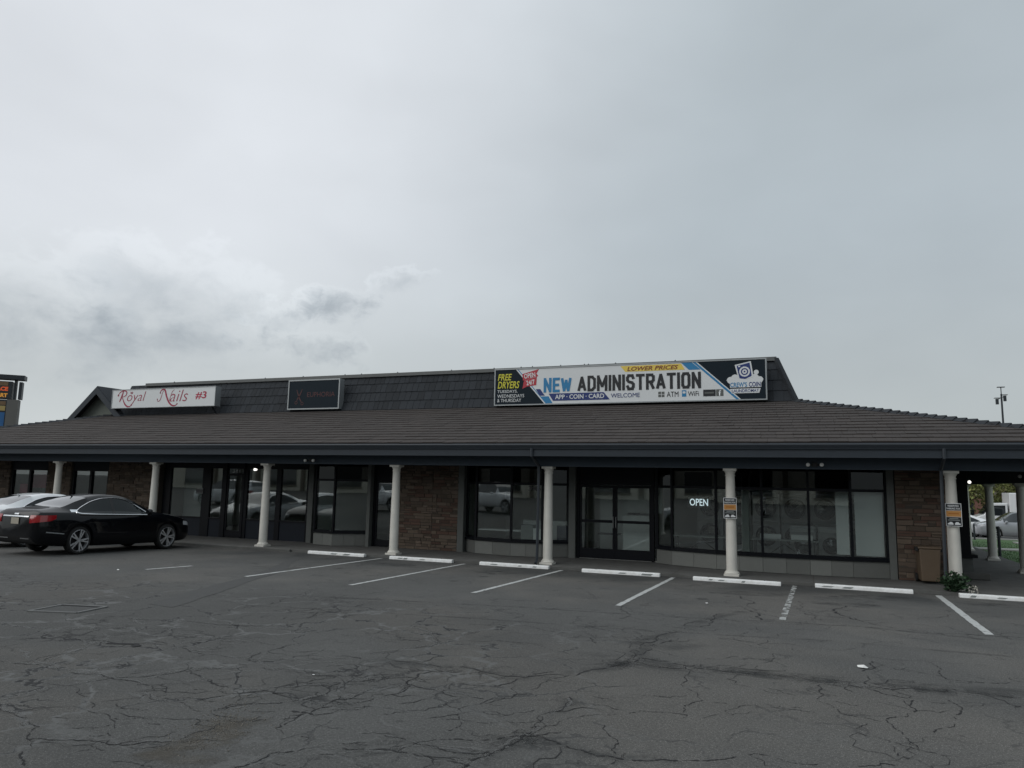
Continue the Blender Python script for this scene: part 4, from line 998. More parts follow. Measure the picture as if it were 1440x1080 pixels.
def wheel_stops():
    b = MB(); L = 1.95; prof = [(-.075, 0), (-.066, .075), (-.04, .09), (.04, .09), (.066, .075), (.075, 0)]
    b.prism(prof, -L / 2, L / 2, lambda u, v, d: (d, u, v)); me = b.mesh('wheel_stop', ['white_paint']); bevel_mesh(me, .012, 2)
    bm_ = MB(); bm_.lathe([(.016, 0), (.016, .006), (.012, .009)], 10); bolt = bm_.mesh('anchor_bolt', ['grate']); bm_ = MB(); bm_.box(-.07, .07, -.0015, .0015, -.02, .02); scuff = bm_.mesh('tyre_scuff', ['curtain'])
    for v in scuff.vertices: v.co.x += v.co.z * 1.2; v.co.y += v.co.z * .15
    labs = ['in front of the dark bow window', 'at the foot of the stone wall, right of its column', 'in front of the left half of the wide bow window', 'in front of the double door', 'in front of the column with the OPEN sign beside it', 'in front of the right end of the laundromat window', 'right of the weed at the right edge of the picture']
    rn = random.Random(5)
    for i, (x, y) in enumerate([(-6.30, -.62), (-3.48, -.66), (-.70, -.66), (2.18, -.78), (4.95, -.98), (7.61, -.80), (10.4, -.90)]):
        o = link('wheel_stop', me); o.location = (x, y, gz(y)); o.rotation_euler = (0, 0, rn.uniform(-.02, .02) - (.03 if i == 4 else 0)); tag(o, 'white concrete wheel stop ' + labs[i], 'wheel stop', 'wheel stops along the walkway')
        for bx in (-.62, .62): q = link('anchor_bolt', bolt, o); q.location = (bx, 0, .088)
        for k in range(3):
            sx = rn.uniform(-.8, .8); q = link('tyre_scuff', scuff, o); q.location = (sx, -.0725, .045); q.scale = (rn.uniform(.5, 1.5), 1, rn.uniform(.5, 1))
wheel_stops()
def bin_():
    s = empty('trash_bin', (9.12, .98, 0), .05); tag(s, 'brown wheeled trash bin against the stone wall', 'trash bin')
    b = MB(); b.v = [(-.19, -.24, .06), (.19, -.24, .06), (.19, .24, .06), (-.19, .24, .06), (-.225, -.29, .80), (.225, -.29, .80), (.225, .29, .80), (-.225, .29, .80)]; b.f = [(0, 3, 2, 1), (0, 1, 5, 4), (1, 2, 6, 5), (2, 3, 7, 6), (3, 0, 4, 7), (4, 5, 6, 7)]; b.m = [0] * 6
    me = b.mesh('body', ['bin_brown']); bevel_mesh(me, .025, 3); link('body', me, s)
    b = MB(); b.box(-.245, .245, -.31, .31, .80, .85); me = b.mesh('lid', ['bin_brown']); bevel_mesh(me, .02, 2); link('lid', me, s)
    for sg in (-1, 1):
        b = MB(); b.box(sg * .26 - .035, sg * .26 + .035, -.26, -.05, .74, .84); me = b.mesh('lid_clip', ['bin_dark']); bevel_mesh(me, .015); link('lid_clip', me, s)
        b = MB(); b.lathe([(.10, -.02), (.10, .02)], 16, (sg * .22, .24, .10), 'x'); b.build('wheel', 'rubber', s)
bin_()
def weed():
    s = empty('weed', (9.42, -.42, -.02)); tag(s, 'leafy green weed with pale flowers at the foot of the column', 'plant'); rn = random.Random(9)
    st = MB(); lf = MB(); fl = MB()
    for k in range(90):
        a = rn.uniform(0, 6.28); r = rn.uniform(.03, .32); hh = rn.uniform(.12, .44) * (1.15 - r * 1.5); tip = Vector((math.cos(a) * r * 1.05, math.sin(a) * r * .6, hh))
        st.tube([(0, 0, 0), tip * .5 + Vector((0, 0, .05)), tip], [.006, .005, .003], 4)
        for j in range(9):
            t = rn.uniform(.35, 1.05); c = tip * t + Vector((rn.uniform(-.05, .05), rn.uniform(-.05, .05), rn.uniform(-.01, .06))); d = Vector((rn.gauss(0, 1), rn.gauss(0, 1), rn.gauss(.3, .6))).normalized(); n = d.cross(Vector((rn.gauss(0, 1), rn.gauss(0, 1), 1))).normalized(); L = rn.uniform(.05, .10)
            lf.poly([c, c + d * L * .5 + n * L * .32, c + d * L, c + d * L * .5 - n * L * .32])
    for k in range(26):
        c = Vector((.30 + rn.uniform(-.07, .14), -.05 + rn.uniform(-.08, .05), rn.uniform(.0, .2))); n = [c + Vector((math.cos(q) * .018, rn.uniform(-.01, .01), math.sin(q) * .018)) for q in (0, 1.57, 3.14, 4.71)]; fl.poly(n)
    st.build('stem', 'leaf', s); lf.build('leaves', 'leaf', s, fix=False)['kind'] = 'stuff'; fl.build('flowers', 'flower', s, fix=False)['kind'] = 'stuff'
weed()
def litter():
    rn = random.Random(4)
    for (px, py), sz, lab in (((1215, 940), .075, 'crumpled white paper lying on the lot below the right window'), ((994, 849), .035, 'small white scrap on the asphalt before the OPEN window'), ((441, 950), .018, 'tiny white scrap in the cracked middle of the lot'), ((166, 802), .05, 'small pale scrap on the asphalt below the black car')):
        c = survey(px, py); b = MB(); N = 7; pts = []
        for k in range(N): a = 6.283 * k / N; r = sz * rn.uniform(.5, 1.1); pts.append((math.cos(a) * r, math.sin(a) * r * .6, rn.uniform(.005, sz * .35)))
        top = (0, 0, sz * .5); 
        for k in range(N): b.poly([pts[k], pts[(k + 1) % N], top]); b.poly([pts[(k + 1) % N], pts[k], (0, 0, 0)])
        o = b.build('paper_scrap', 'paper', fix=False); o.location = (c.x, c.y, gz(c.y) + .004); tag(o, lab, 'litter')
litter()
def drain():
    A, B, C_, D_ = survey(40, 860), survey(88, 851), survey(150, 854), survey(108, 862.5)
    c = (A + B + C_ + D_) / 4; s = empty('drain_frame', (c.x, c.y, gz(c.y))); tag(s, 'sunken rectangular drain frame in the asphalt left of the trench patch', 'drain')
    P = [Vector((p.x - c.x, p.y - c.y, gz(p.y) - gz(c.y) + .006)) for p in (A, B, C_, D_)]
    b = MB(); b.poly([p * .93 + Vector((0, 0, .000)) for p in P]); b.build('cover', 'patch', s)
    b = MB()
    for k in range(4): b.bar(P[k], P[(k + 1) % 4], .055, .02)
    b.build('rim', 'crack_dust', s)
    b = MB(); e = (P[2] - P[1]).normalized(); b.bar(P[1] * .9, P[2] * .9, .09, .012); b.build('gap', 'crack', s)
    a, d = survey(150, 905), survey(194, 906); m = MB(); pts = [a, (a * 2 + d) / 3, (a + d * 2) / 3, d]
    for i in range(3):
        n = Vector((.03, -.06, 0)); q = [pts[i] + n * .5, pts[i + 1] + n * .6, pts[i + 1] - n * .5, pts[i] - n * .4]; m.poly([(p.x, p.y, gz(p.y) + .005) for p in q])
    m.poly([(p.x, p.y, gz(p.y) + .006) for p in (d, d + Vector((.12, -.05, 0)), d + Vector((.1, -.16, 0)), d + Vector((.0, -.1, 0)))])
    tag(m.build('pothole', 'crack', fix=False), 'short dark slot broken into the asphalt below the drain frame', 'pothole')
drain()
def gravel_patch():
    rn = random.Random(21); c = survey(310, 1030); b = MB()
    for k in range(500):
        u = rn.gauss(0, .33); px = 312 + rn.gauss(0, 24) + u * 60; py = 1022 + u * -48 + rn.gauss(0, 9)
        p = survey(px, py); r = rn.uniform(.003, .009); z = gz(p.y) + .002; h = r * .7
        b.poly([(p.x - r, p.y - r * .6, z), (p.x + r * .9, p.y - r * .7, z), (p.x + r * .2, p.y, z + h)]); b.poly([(p.x + r * .9, p.y - r * .7, z), (p.x, p.y + r, z), (p.x + r * .2, p.y, z + h)]); b.poly([(p.x, p.y + r, z), (p.x - r, p.y - r * .6, z), (p.x + r * .2, p.y, z + h)])
    o = b.build('loose_gravel', 'gravel', fix=False); tag(o, 'loose brown gravel in the worn hollow at the bottom left', 'gravel', kind='stuff')
mat('gravel', (.11, .10, .085), .95, .2, 20, island=.5)
gravel_patch()

# ------------------------------------------------------------------ cars
def pchip(xs, ys, x):
    if x <= xs[0]: return ys[0]
    if x >= xs[-1]: return ys[-1]
    n = len(xs); h = [xs[i + 1] - xs[i] for i in range(n - 1)]; d = [(ys[i + 1] - ys[i]) / h[i] for i in range(n - 1)]
    m = [d[0]] + [0 if d[i - 1] * d[i] <= 0 else 2 * d[i - 1] * d[i] / (d[i - 1] + d[i]) for i in range(1, n - 1)] + [d[-1]]
    i = max(k for k in range(n - 1) if xs[k] <= x); t = (x - xs[i]) / h[i]
    return (2 * t ** 3 - 3 * t * t + 1) * ys[i] + (t ** 3 - 2 * t * t + t) * h[i] * m[i] + (-2 * t ** 3 + 3 * t * t) * ys[i + 1] + (t ** 3 - t * t) * h[i] * m[i + 1]
SEDAN = dict(st=[(-1.20, .70, .46, .88, .92, .52), (-1.16, .80, .36, .97, 1.03, .58), (-1.08, .87, .30, 1.02, 1.10, .62), (-.80, .905, .25, 1.02, 1.125, .64), (-.45, .92, .22, 1.015, 1.175, .63), (.0, .925, .21, 1.0, 1.335, .59), (.38, .925, .20, .99, 1.44, .57), (.85, .925, .20, .98, 1.492, .575), (1.30, .925, .20, .97, 1.475, .575), (1.62, .925, .20, .965, 1.40, .585), (2.02, .92, .20, .96, 1.225, .62), (2.42, .915, .20, .955, 1.05, .67), (2.9, .905, .21, .92, .985, .68), (3.35, .88, .22, .85, .91, .65), (3.65, .80, .25, .74, .81, .56), (3.78, .70, .28, .66, .72, .46), (3.85, .56, .32, .56, .62, .36)],
             dlo=[(-.14, 1.03, 1.04), (-.02, 1.005, 1.12), (.15, .998, 1.20), (.4, .99, 1.30), (.75, .985, 1.375), (1.1, .978, 1.39), (1.4, .973, 1.355), (1.65, .97, 1.27), (1.9, .967, 1.14), (2.08, .965, 1.03), (2.16, .965, .975)],
             wb=2.84, wr=.345, side=(-.10, 2.12), pillar=(.98, 1.08), ws=(1.50, 2.40), bl=(-.48, .30))
SUV = dict(st=[(-1.0, .78, .46, .95, 1.0, .6), (-.96, .86, .36, 1.05, 1.3, .62), (-.85, .90, .30, 1.06, 1.58, .62), (-.4, .92, .25, 1.06, 1.68, .64), (.6, .93, .22, 1.05, 1.71, .65), (1.5, .93, .22, 1.04, 1.68, .64), (2.05, .925, .22, 1.03, 1.4, .66), (2.45, .92, .22, 1.02, 1.12, .70), (3.0, .90, .23, .99, 1.05, .68), (3.45, .85, .25, .90, .96, .6), (3.6, .72, .30, .75, .85, .5)],
           wb=2.75, wr=.36, side=(-.62, 2.25), pillar=(.95, 1.07), ws=(1.56, 2.40), bl=(-.97, -.82))
PICKUP = dict(st=[(-1.25, .88, .55, 1.18, 1.20, .70), (-1.2, .93, .45, 1.22, 1.24, .74), (.55, .95, .40, 1.22, 1.24, .74), (.66, .95, .40, 1.22, 1.75, .66), (.95, .95, .38, 1.20, 1.90, .66), (2.0, .95, .38, 1.19, 1.90, .66), (2.55, .95, .38, 1.18, 1.58, .70), (2.85, .95, .38, 1.17, 1.26, .74), (3.6, .95, .40, 1.12, 1.20, .74), (4.25, .93, .45, 1.05, 1.12, .70), (4.40, .86, .52, .90, .98, .62)],
              wb=3.55, wr=.40, side=(.80, 2.55), pillar=(1.6, 1.72), ws=(2.08, 2.80), bl=(.56, .80))
def make_car(name, spec, paint, loc, heading, pitch, label, group=None, detail=True, cat='car'):
    root = empty(name, loc); root.rotation_euler = Matrix.Rotation(heading, 3, 'Z').to_euler(); root.rotation_euler = (Matrix.Rotation(heading, 3, 'Z') @ Matrix.Rotation(pitch, 3, 'Y')).to_euler()
    tag(root, label, cat, group)
    st = spec['st']; X = [s[0] for s in st]; wr, wb = spec['wr'], spec['wb']; ar = wr * 1.15
    xs = set(X)
    x = X[0]
    while x < X[-1]: xs.add(round(x, 3)); x += .09
    for cx in (0, wb):
        for k in range(13): xs.add(round(cx + ar * math.cos(math.pi * k / 12), 3))
    xs = sorted(xs); q = [xs[0]]
    for x in xs[1:]:
        if x - q[-1] > .022: q.append(x)
    xs = q; ring = []
    for x in xs:
        w, zl, zb, zt, wt = [pchip(X, [s[j] for s in st], x) for j in range(1, 6)]
        av = 0
        for cx in (0, wb):
            if abs(x - cx) < ar: av = max(av, wr + math.sqrt(ar * ar - (x - cx) ** 2))
        rd = .05 * (zt - zb) + .008; z2 = max(zl, av); z3 = max(zl + .07, av + (.02 if av else 0)); z4 = max(zl + (zb - zl) * .42, z3 + .02); z5 = max(zl + (zb - zl) * .74, z4 + .02)
        zg = zb + min(.03, (zt - zb) * .3)
        pts = [(0, zl), (w * .6, zl), (w * .90, z2), (w * .985, z3), (w, z4), (w * .992, z5), (w * .968, zb), (w * .905, zg), (w * .905 * .45 + wt * .55 + .012 * (zt - zb > .2), zg + (zt - rd - zg) * .52), (wt, zt - rd), (wt * .72, zt - rd * .28), (0, zt)]
        ring.append([(x, y, z) for y, z in pts])
    nr = len(ring[0]); m = MB()
    allr = []
    for rg in ring: allr.append(rg + [(x, -y, z) for x, y, z in rg[-2:0:-1]])
    nn = len(allr[0])
    for rg in allr: m.v += rg
    gl = spec['side']; pl = spec['pillar']; ws = spec['ws']; bl = spec['bl']
    for i in range(len(xs) - 1):
        xm = (xs[i] + xs[i + 1]) / 2
        for k in range(nn):
            kk = k if k < nr - 1 else nn - 1 - k; mi = 0
            if kk == 0 or kk == 1: mi = 1
            if kk in (7, 8) and gl[0] < xm < gl[1] and 'dlo' not in spec: mi = 3 if pl[0] < xm < pl[1] else 2
            if kk in (9, 10) and (ws[0] < xm < ws[1] or bl[0] < xm < bl[1]): mi = 4
            m.f.append((i * nn + k, i * nn + (k + 1) % nn, (i + 1) * nn + (k + 1) % nn, (i + 1) * nn + k)); m.m.append(mi)
    m.f.append(tuple(range(nn))); m.m.append(0); m.f.append(tuple((len(xs) - 1) * nn + k for k in reversed(range(nn)))); m.m.append(0)
    bm = bmesh.new(); V_ = [bm.verts.new(v) for v in m.v]
    for f, mi in zip(m.f, m.m): F = bm.faces.new([V_[k] for k in f]); F.material_index = mi; F.smooth = True
    bmesh.ops.recalc_face_normals(bm, faces=bm.faces)
    bvh = BVHTree.FromBMesh(bm)
    groups = {'body': [f for f in bm.faces if f.material_index in (0, 3)], 'underbody': [f for f in bm.faces if f.material_index == 1]}
    glassf = [f for f in bm.faces if f.material_index in (2, 4)]; seen = set(); panes = []
    for f in glassf:
        if f in seen: continue
        comp = []; stack = [f]; seen.add(f)
        while stack:
            a = stack.pop(); comp.append(a)
            for e in a.edges:
                for g in e.link_faces:
                    if g in glassf and g not in seen and g.material_index == a.material_index: seen.add(g); stack.append(g)
        panes.append(comp)
    def sub(faces, nm, ms, par=root):
        idx = {}; vs = []; fs = []; mm = []
        for f in faces:
            t = []
            for v in f.verts:
                if v not in idx: idx[v] = len(vs); vs.append(tuple(v.co))
                t.append(idx[v])
            fs.append(t); mm.append(1 if f.material_index == 3 else 0)
        me = bpy.data.meshes.new(nm); me.from_pydata(vs, [], fs)
        for q_ in ms: me.materials.append(MATS[q_])
        if len(ms) > 1: me.polygons.foreach_set('material_index', mm)
        me.shade_smooth()
        return link(nm, me, par)
    body = sub(groups['body'], 'body', [paint, 'bin_dark']); sub(groups['underbody'], 'underbody', ['well'])
    for comp in panes:
        side = comp[0].material_index == 2; cy = sum(f.calc_center_median().y for f in comp) / len(comp)
        o = sub(comp, 'side_window' if side else 'windscreen', ['car_glass'])
        if side and detail:
            # bright trim round the side glass
            ed = [e for f in comp for e in f.edges if sum(g in comp for g in e.link_faces) == 1]
            adj = {}
            for e in ed:
                for v, u in ((e.verts[0], e.verts[1]), (e.verts[1], e.verts[0])): adj.setdefault(v, []).append(u)
            if ed:
                loop = [ed[0].verts[0]]; prev = None
                while True:
                    nx = [u for u in adj[loop[-1]] if u is not prev and (u not in loop or u is loop[0])]
                    if not nx or nx[0] is loop[0]: break
                    prev = loop[-1]; loop.append(nx[0])
                b = MB(); b.tube([v.co + Vector((0, .004 if cy > 0 else -.004, 0)) for v in loop], .010, 6, closed=True); b.build('window_trim', 'chrome', o, True)
    bm.free()
    # wheels
    wm = MB(); R0, w2 = wr, .11
    tyre = MB(); tyre.lathe([(R0 * .77, -w2), (R0 * .90, -w2 * 1.05), (R0 * .985, -w2 * .75), (R0, -w2 * .3), (R0, w2 * .3), (R0 * .985, w2 * .75), (R0 * .90, w2 * 1.05), (R0 * .77, w2)], 32, axis='y', cap=False); tme = tyre.mesh('tyre', ['rubber'], True)
    rim = MB(); ro = R0 * .79
    rim.lathe([(ro, -w2 * .98), (ro * .96, -w2 * 1.02), (ro * .93, -w2 * .8), (ro * .90, -w2 * .2), (ro * .9, w2 * .9)], 32, axis='y', cap=False)
    rim.lathe([(ro * .2, -w2 * .75), (ro * .17, -w2 * .88), (.0, -w2 * .9)], 16, axis='y', cap=False)
    for k in range(5):
        for dd in (-.17, .17):
            a0 = 2 * math.pi * k / 5; a1 = a0 + dd
            p = Vector((math.cos(a0 + dd * .3) * ro * .12, -w2 * .80, math.sin(a0 + dd * .3) * ro * .12)); e = Vector((math.cos(a1) * ro * .95, -w2 * .80, math.sin(a1) * ro * .95)); rim.bar(p, e, ro * .12, .035, up=(0, 1, 0))
    rme = rim.mesh('rim', ['alloy'])
    disk = MB(); disk.lathe([(ro * .9, -.02), (.0, -.02)], 24, axis='y', cap=False); dme = disk.mesh('brake_disc', ['well'])
    ty = st[4][1] - w2 - .02
    for cx in (0, wb):
        for sg in (-1, 1):
            w = empty('wheel', (cx, sg * ty, wr), parent=root); 
            if sg > 0: w.rotation_euler = (0, 0, math.pi)
            link('tyre', tme, w); link('rim', rme, w); link('brake_disc', dme, w)
    def cast(p, d, off=.006):
        h = bvh.ray_cast(Vector(p), Vector(d).normalized())
        return (h[0] - Vector(d).normalized() * off) if h[0] else None
    def patch(nm, mt, grid, d=None, off=.006, par=root):
        b = MB(); rows = []
        for row in grid:
            rr_ = []
            for p, dd in row: rr_.append(cast(p, dd, off))
            rows.append(rr_)
        for a, c in zip(rows, rows[1:]):
            for k in range(len(a) - 1):
                if None in (a[k], a[k + 1], c[k], c[k + 1]): continue
                b.poly([a[k], a[k + 1], c[k + 1], c[k]])
        if b.f: return b.build(nm, mt, par, True)
    if 'dlo' in spec:
        DX = [d[0] for d in spec['dlo']]; lo_ = lambda x: pchip(DX, [d[1] for d in spec['dlo']], x); hi_ = lambda x: pchip(DX, [d[2] for d in spec['dlo']], x)
        for sg in (-1, 1):
            for a_, c_ in ((-.14, .96), (1.04, 2.16)):
                N = 18; rows = [[(Vector((a_ + (c_ - a_) * k / N, sg * 2, lo_(a_ + (c_ - a_) * k / N) + (hi_(a_ + (c_ - a_) * k / N) - lo_(a_ + (c_ - a_) * k / N)) * j / 5)), Vector((0, -sg, 0))) for k in range(N + 1)] for j in range(6)]
                patch('side_window', 'side_glass', rows, off=.004)
            rows = [[(Vector((x_, sg * 2, lo_(x_) + (hi_(x_) - lo_(x_)) * j / 5)), Vector((0, -sg, 0))) for x_ in (.955, 1.0, 1.045)] for j in range(6)]; patch('door_pillar', 'bin_dark', rows, off=.005)
            if detail:
                xs_ = [DX[0] + (DX[-1] - DX[0]) * k / 40 for k in range(41)]
                pts = [cast((x_, sg * 2, hi_(x_) + .006), (0, -sg, 0), .006) for x_ in xs_] + [cast((x_, sg * 2, lo_(x_) - .004), (0, -sg, 0), .006) for x_ in reversed(xs_)]
                pts = [p_ for p_ in pts if p_]; b = MB(); b.tube(pts, [.014] * 41 + [.013 + .012 * max(0, (k - 28) / 12) for k in range(len(pts) - 41)], 6, closed=True); b.build('window_trim', 'chrome', root, True)
    zr = st[2][3]
    for sg in (-1, 1):
        # tail lamps wrap the rear corner, seen from a vertical axis inside the car
        ax = (X[0] + .75, sg * .38); rows = []
        for j in range(6):
            z_t = j / 5; row = []
            for k in range(15):
                t = k / 14; an = math.pi - sg * (.25 + t * .85); lo = zr - .24 + .07 * t; hi = zr - .05 + .005 * t; 
                if t > .8: lo = lo + (hi - lo) * (t - .8) * 1.6
                z = lo + (hi - lo) * z_t; dv = Vector((math.cos(an), math.sin(an), 0)); row.append((Vector((ax[0], ax[1], z)) + dv * 2, -dv))
            rows.append(row)
        patch('tail_light', 'lamp_red', rows, off=.012)
        ax = (X[-1] - .8, sg * .3); rows = []; zf = st[-2][4]
        for j in range(4):
            row = []
            for k in range(10):
                t = k / 9; an = sg * (.25 + t * .75); z = zf - .10 + j * .035 + t * .05; dv = Vector((math.cos(an), math.sin(an), 0)); row.append((Vector((ax[0], ax[1], z)) + dv * 2, -dv))
            rows.append(row)
        patch('headlight', 'lamp_clear', rows, off=.008)
        mx = gl[1] - .12; b = MB(); b.lathe([(.0, -.06), (.06, -.05), (.085, .0), (.075, .06), (.0, .075)], 12, (mx, sg * (st[8][1] + .10) if len(st) > 8 else sg * 1.0, st[7][3] + .06), 'x', cap=False)
        for i_, v in enumerate(b.v): b.v[i_] = (v[0], (v[1] - sg * 1.03) * 1.2 + sg * 1.03, v[2])
        b.build('mirror', paint, root, True)
        if detail:
            for hx in (.25, 1.38):
                rows = [[(Vector((hx + .09 * k, sg * 2, .86 + .012 * j)), Vector((0, -sg, 0))) for k in range(3)] for j in range(3)]
                patch('door_handle', paint, rows, off=.022)
    def rear(nm, mt, y0, y1, z0, z1, off, ny=12, nz=3):
        rows = [[(Vector((X[0] - 2, y0 + (y1 - y0) * k / ny, z0 + (z1 - z0) * j / nz)), Vector((1, 0, 0))) for k in range(ny + 1)] for j in range(nz + 1)]
        return patch(nm, mt, rows, off=off)
    rear('license_plate', 'plate', -.155, .155, zr - .27, zr - .12, .02, 4, 2)
    if detail:
        rear('chrome_strip', 'chrome', -.52, .52, zr - .098, zr - .07, .016); rear('badge', 'chrome', -.085, .085, zr - .045, zr - .012, .016, 4, 2)
        rear('bumper_reflector', 'chrome', -.60, -.25, .40, .425, .01); rear('bumper_strip', 'chrome', .25, .60, .40, .425, .01)
        b = MB(); b.tube([(.32, 0, 1.40), (.22, 0, 1.445), (.19, 0, 1.45)], [.022, .014, .006], 6); b.build('antenna_fin', paint, root)
        for sg in (-1, 1):
            rows = [[(Vector((-.28 + .10 * k, sg * 2, 1.045 + .03 * j)), Vector((0, -sg, 0))) for k in range(3)] for j in range(3)]; patch('side_badge', 'chrome', rows, off=.006)
            rows = [[(Vector((-.95 + .12 * k, sg * 2, .56 - .012 * k + .025 * j)), Vector((0, -sg, 0))) for k in range(5)] for j in range(2)]; patch('side_reflector', 'alu', rows, off=.006)
    return root
TILT = math.atan(.02)
black_car = make_car('parked_car', SEDAN, 'paint_black', (-12.36, -4.85, gz(-4.85)), R(87), TILT, 'glossy black sedan with chrome window trim and red tail lights parked at left')
white_car = make_car('parked_car', SEDAN, 'paint_white', (-15.55, -4.1, gz(-4.1)), R(87), TILT, 'white sedan half hidden behind the black sedan at the left edge')

black_car.scale = (.98, 1, 1.065); white_car.scale = (.98, 1, 1.04)
# ------------------------------------------------------------------ inside the shops
def interior():
    # bank of dryers along the laundromat's back wall
    proto = empty('tumble_dryer', (0, 0, .03))
    b = MB(); b.box(-.42, .42, 0, .9, 0, 1.95); b.build('cabinet', 'steel', proto)
    for z in (.55, 1.45):
        b = MB(); b.lathe([(.30, -.02), (.33, -.06), (.27, -.08), (.25, -.03)], 28, (0, 0, z), 'y', cap=False); d = b.build('door_ring', 'sign_black', proto)
        b = MB(); b.lathe([(.25, -.03), (.0, -.05)], 24, (0, 0, z), 'y', cap=False); b.build('door_glass', 'car_glass', proto)
        b = MB(); b.box(-.36, .36, -.02, 0, z + .36, z + .46); b.build('control_panel', 'white_board', proto)
    pos = [(3.4 + .9 * k, 6.9) for k in range(6)]
    for i, (x, y) in enumerate(pos):
        o = proto if i == 0 else copy_tree(proto); o.location = (x, y, .03)
        tag(o, 'stacked steel tumble dryer with round black doors, %s from the left behind the laundromat window' % ('first', 'second', 'third', 'fourth', 'fifth', 'sixth')[i], 'dryer', 'dryers in the laundromat')
    # front loading washers nearer the window
    pw = empty('washing_machine', (0, 0, .03)); b = MB(); b.box(-.34, .34, 0, .75, 0, 1.05); b.build('cabinet', 'steel', pw)
    b = MB(); b.lathe([(.20, -.02), (.235, -.05), (.19, -.07), (.17, -.02)], 26, (0, 0, .52), 'y', cap=False); b.build('door_ring', 'sign_black', pw); b = MB(); b.lathe([(.17, -.02), (.0, -.05)], 22, (0, 0, .52), 'y', cap=False); b.build('door_glass', 'car_glass', pw)
    b = MB(); b.box(-.30, .30, -.015, 0, .88, .98); b.build('control_panel', 'white_board', pw)
    for i, x in enumerate((6.35, 7.1)):
        o = pw if i == 0 else copy_tree(pw); o.location = (x, 3.9, .03); tag(o, 'front loading washer with round black door, %s of the pair at the window' % ('left', 'right')[i], 'washer', 'washers in the laundromat')
    for i, (x, lab) in enumerate(((3.75, 'under the OPEN sign'), (5.9, 'before the washers'))):
        t = empty('folding_table', (x, 2.6, .03)); tag(t, 'long low folding table behind the laundromat window ' + lab, 'table', 'tables behind the laundromat window')
        b = MB(); b.box(-.85, .85, -.3, .3, .70, .74); b.build('tabletop', 'curtain', t)
        for sx in (-.75, .75):
            b = MB(); b.box(sx - .025, sx + .025, -.25, -.2, 0, .7); b.build('leg', 'bin_dark', t); b = MB(); b.box(sx - .025, sx + .025, .2, .25, 0, .7); b.build('leg', 'bin_dark', t)
        b = MB(); b.bar((-.75, -.23, .08), (0, -.23, .62), .02, .03); b.bar((.75, -.23, .08), (0, -.23, .62), .02, .03); b.build('brace', 'bin_dark', t)
    for i, x in enumerate((5.55, 6.35)):
        b = MB(); b.box(-.27, .27, -.02, .02, 0, .13); o = b.build('white_tray', 'white_board'); o.location = (x, 2.42, .772); tag(o, 'white tray standing on the folding table, %s one' % ('left', 'right')[i], 'tray', 'trays on the folding table')
    def slab(nm, m, x0, x1, y0, y1, z0, z1, lab, cat):
        b = MB(); b.box(x0, x1, y0, y1, z0, z1); tag(b.build(nm, m), lab, cat)
    slab('roller_blind', 'white_board', 7.62, 8.26, 1.62, 1.64, .5, 2.2, 'pale blind in the last pane of the laundromat window', 'blind')
    slab('curtain', 'white_board', 7.18, 7.48, 1.70, 1.73, .5, 2.2, 'pale narrow curtain beside the blind in the laundromat window', 'curtain')
    slab('window_post', 'curtain', 4.86, 5.05, 1.75, 1.9, .03, 2.7, 'pale post inside the laundromat window behind the signed column', 'post')
    slab('counter', 'white_board', -2.1, -.2, 3.6, 4.1, .03, .95, 'pale counter behind the wide bow window', 'counter')
    slab('paper_box', 'white_board', -1.15, -.78, 1.95, 2.3, .4, .80, 'white box standing in the wide bow window beside the column', 'box')
    slab('paper_box', 'curtain', -1.60, -1.22, 2.1, 2.4, .4, .88, 'grey box standing in the wide bow window left of the white box', 'box')
    slab('work_table', 'white_board', -3.1, -1.5, 2.3, 2.7, .66, .70, 'long white table top inside the wide bow window', 'table')
    slab('armchair', 'paint_dark_blue', -.55, -.12, 2.4, 2.9, .03, .88, 'dark blue seat back inside the right end of the wide bow window', 'chair')
    slab('folding_screen', 'curtain', -15.6, -14.2, 2.6, 2.64, .1, 2.4, 'grey screen behind the left window of the nail shop', 'screen')
    slab('folding_screen', 'curtain', -13.8, -13.2, 2.6, 2.64, .1, 2.4, 'narrow grey screen left of the nail shop door', 'screen')
    slab('poster', 'poster_red', -23.4, -22.5, 2.1, 2.12, 1.55, 2.2, 'red poster in the far left window', 'poster')
    slab('poster', 'poster_green', -22.95, -22.3, 2.16, 2.18, .8, 1.8, 'patterned green poster in the far left window below the red one', 'poster')
    slab('poster', 'poster_red', -24.1, -23.6, 2.1, 2.12, 1.2, 1.7, 'dim red poster in the left pane of the far left window', 'poster')
    slab('notice_board', 'white_board', -19.5, -18.95, 2.1, 2.12, 1.15, 1.38, 'small white notice in the window between the left stone walls', 'notice')
    slab('notice_board', 'white_board', -20.45, -19.9, 2.1, 2.12, 1.05, 1.22, 'low white notice at the left side of the window between the left stone walls', 'notice')
    slab('vending_machine', 'interior_dark', .45, 1.15, 5.5, 6.2, .03, 1.8, 'dark machine seen through the left leaf of the double door', 'machine')
    slab('cabinet', 'panel_white', 1.40, 2.30, 2.75, 3.2, .03, 1.25, 'pale cabinet close behind the right leaf of the double door', 'cabinet')
    slab('wall_panel', 'panel_white', 1.30, 2.40, 3.6, 3.66, 1.3, 2.3, 'pale panel high behind the right leaf of the double door', 'panel')
    slab('wall_panel', 'panel_white', .30, 1.20, 4.2, 4.26, .1, 2.2, 'pale panel behind the left leaf of the double door', 'panel')
    slab('side_table', 'interior_dark', .5, 1.15, 3.2, 3.6, .62, .66, 'small dark table seen through the double door', 'table')
interior()

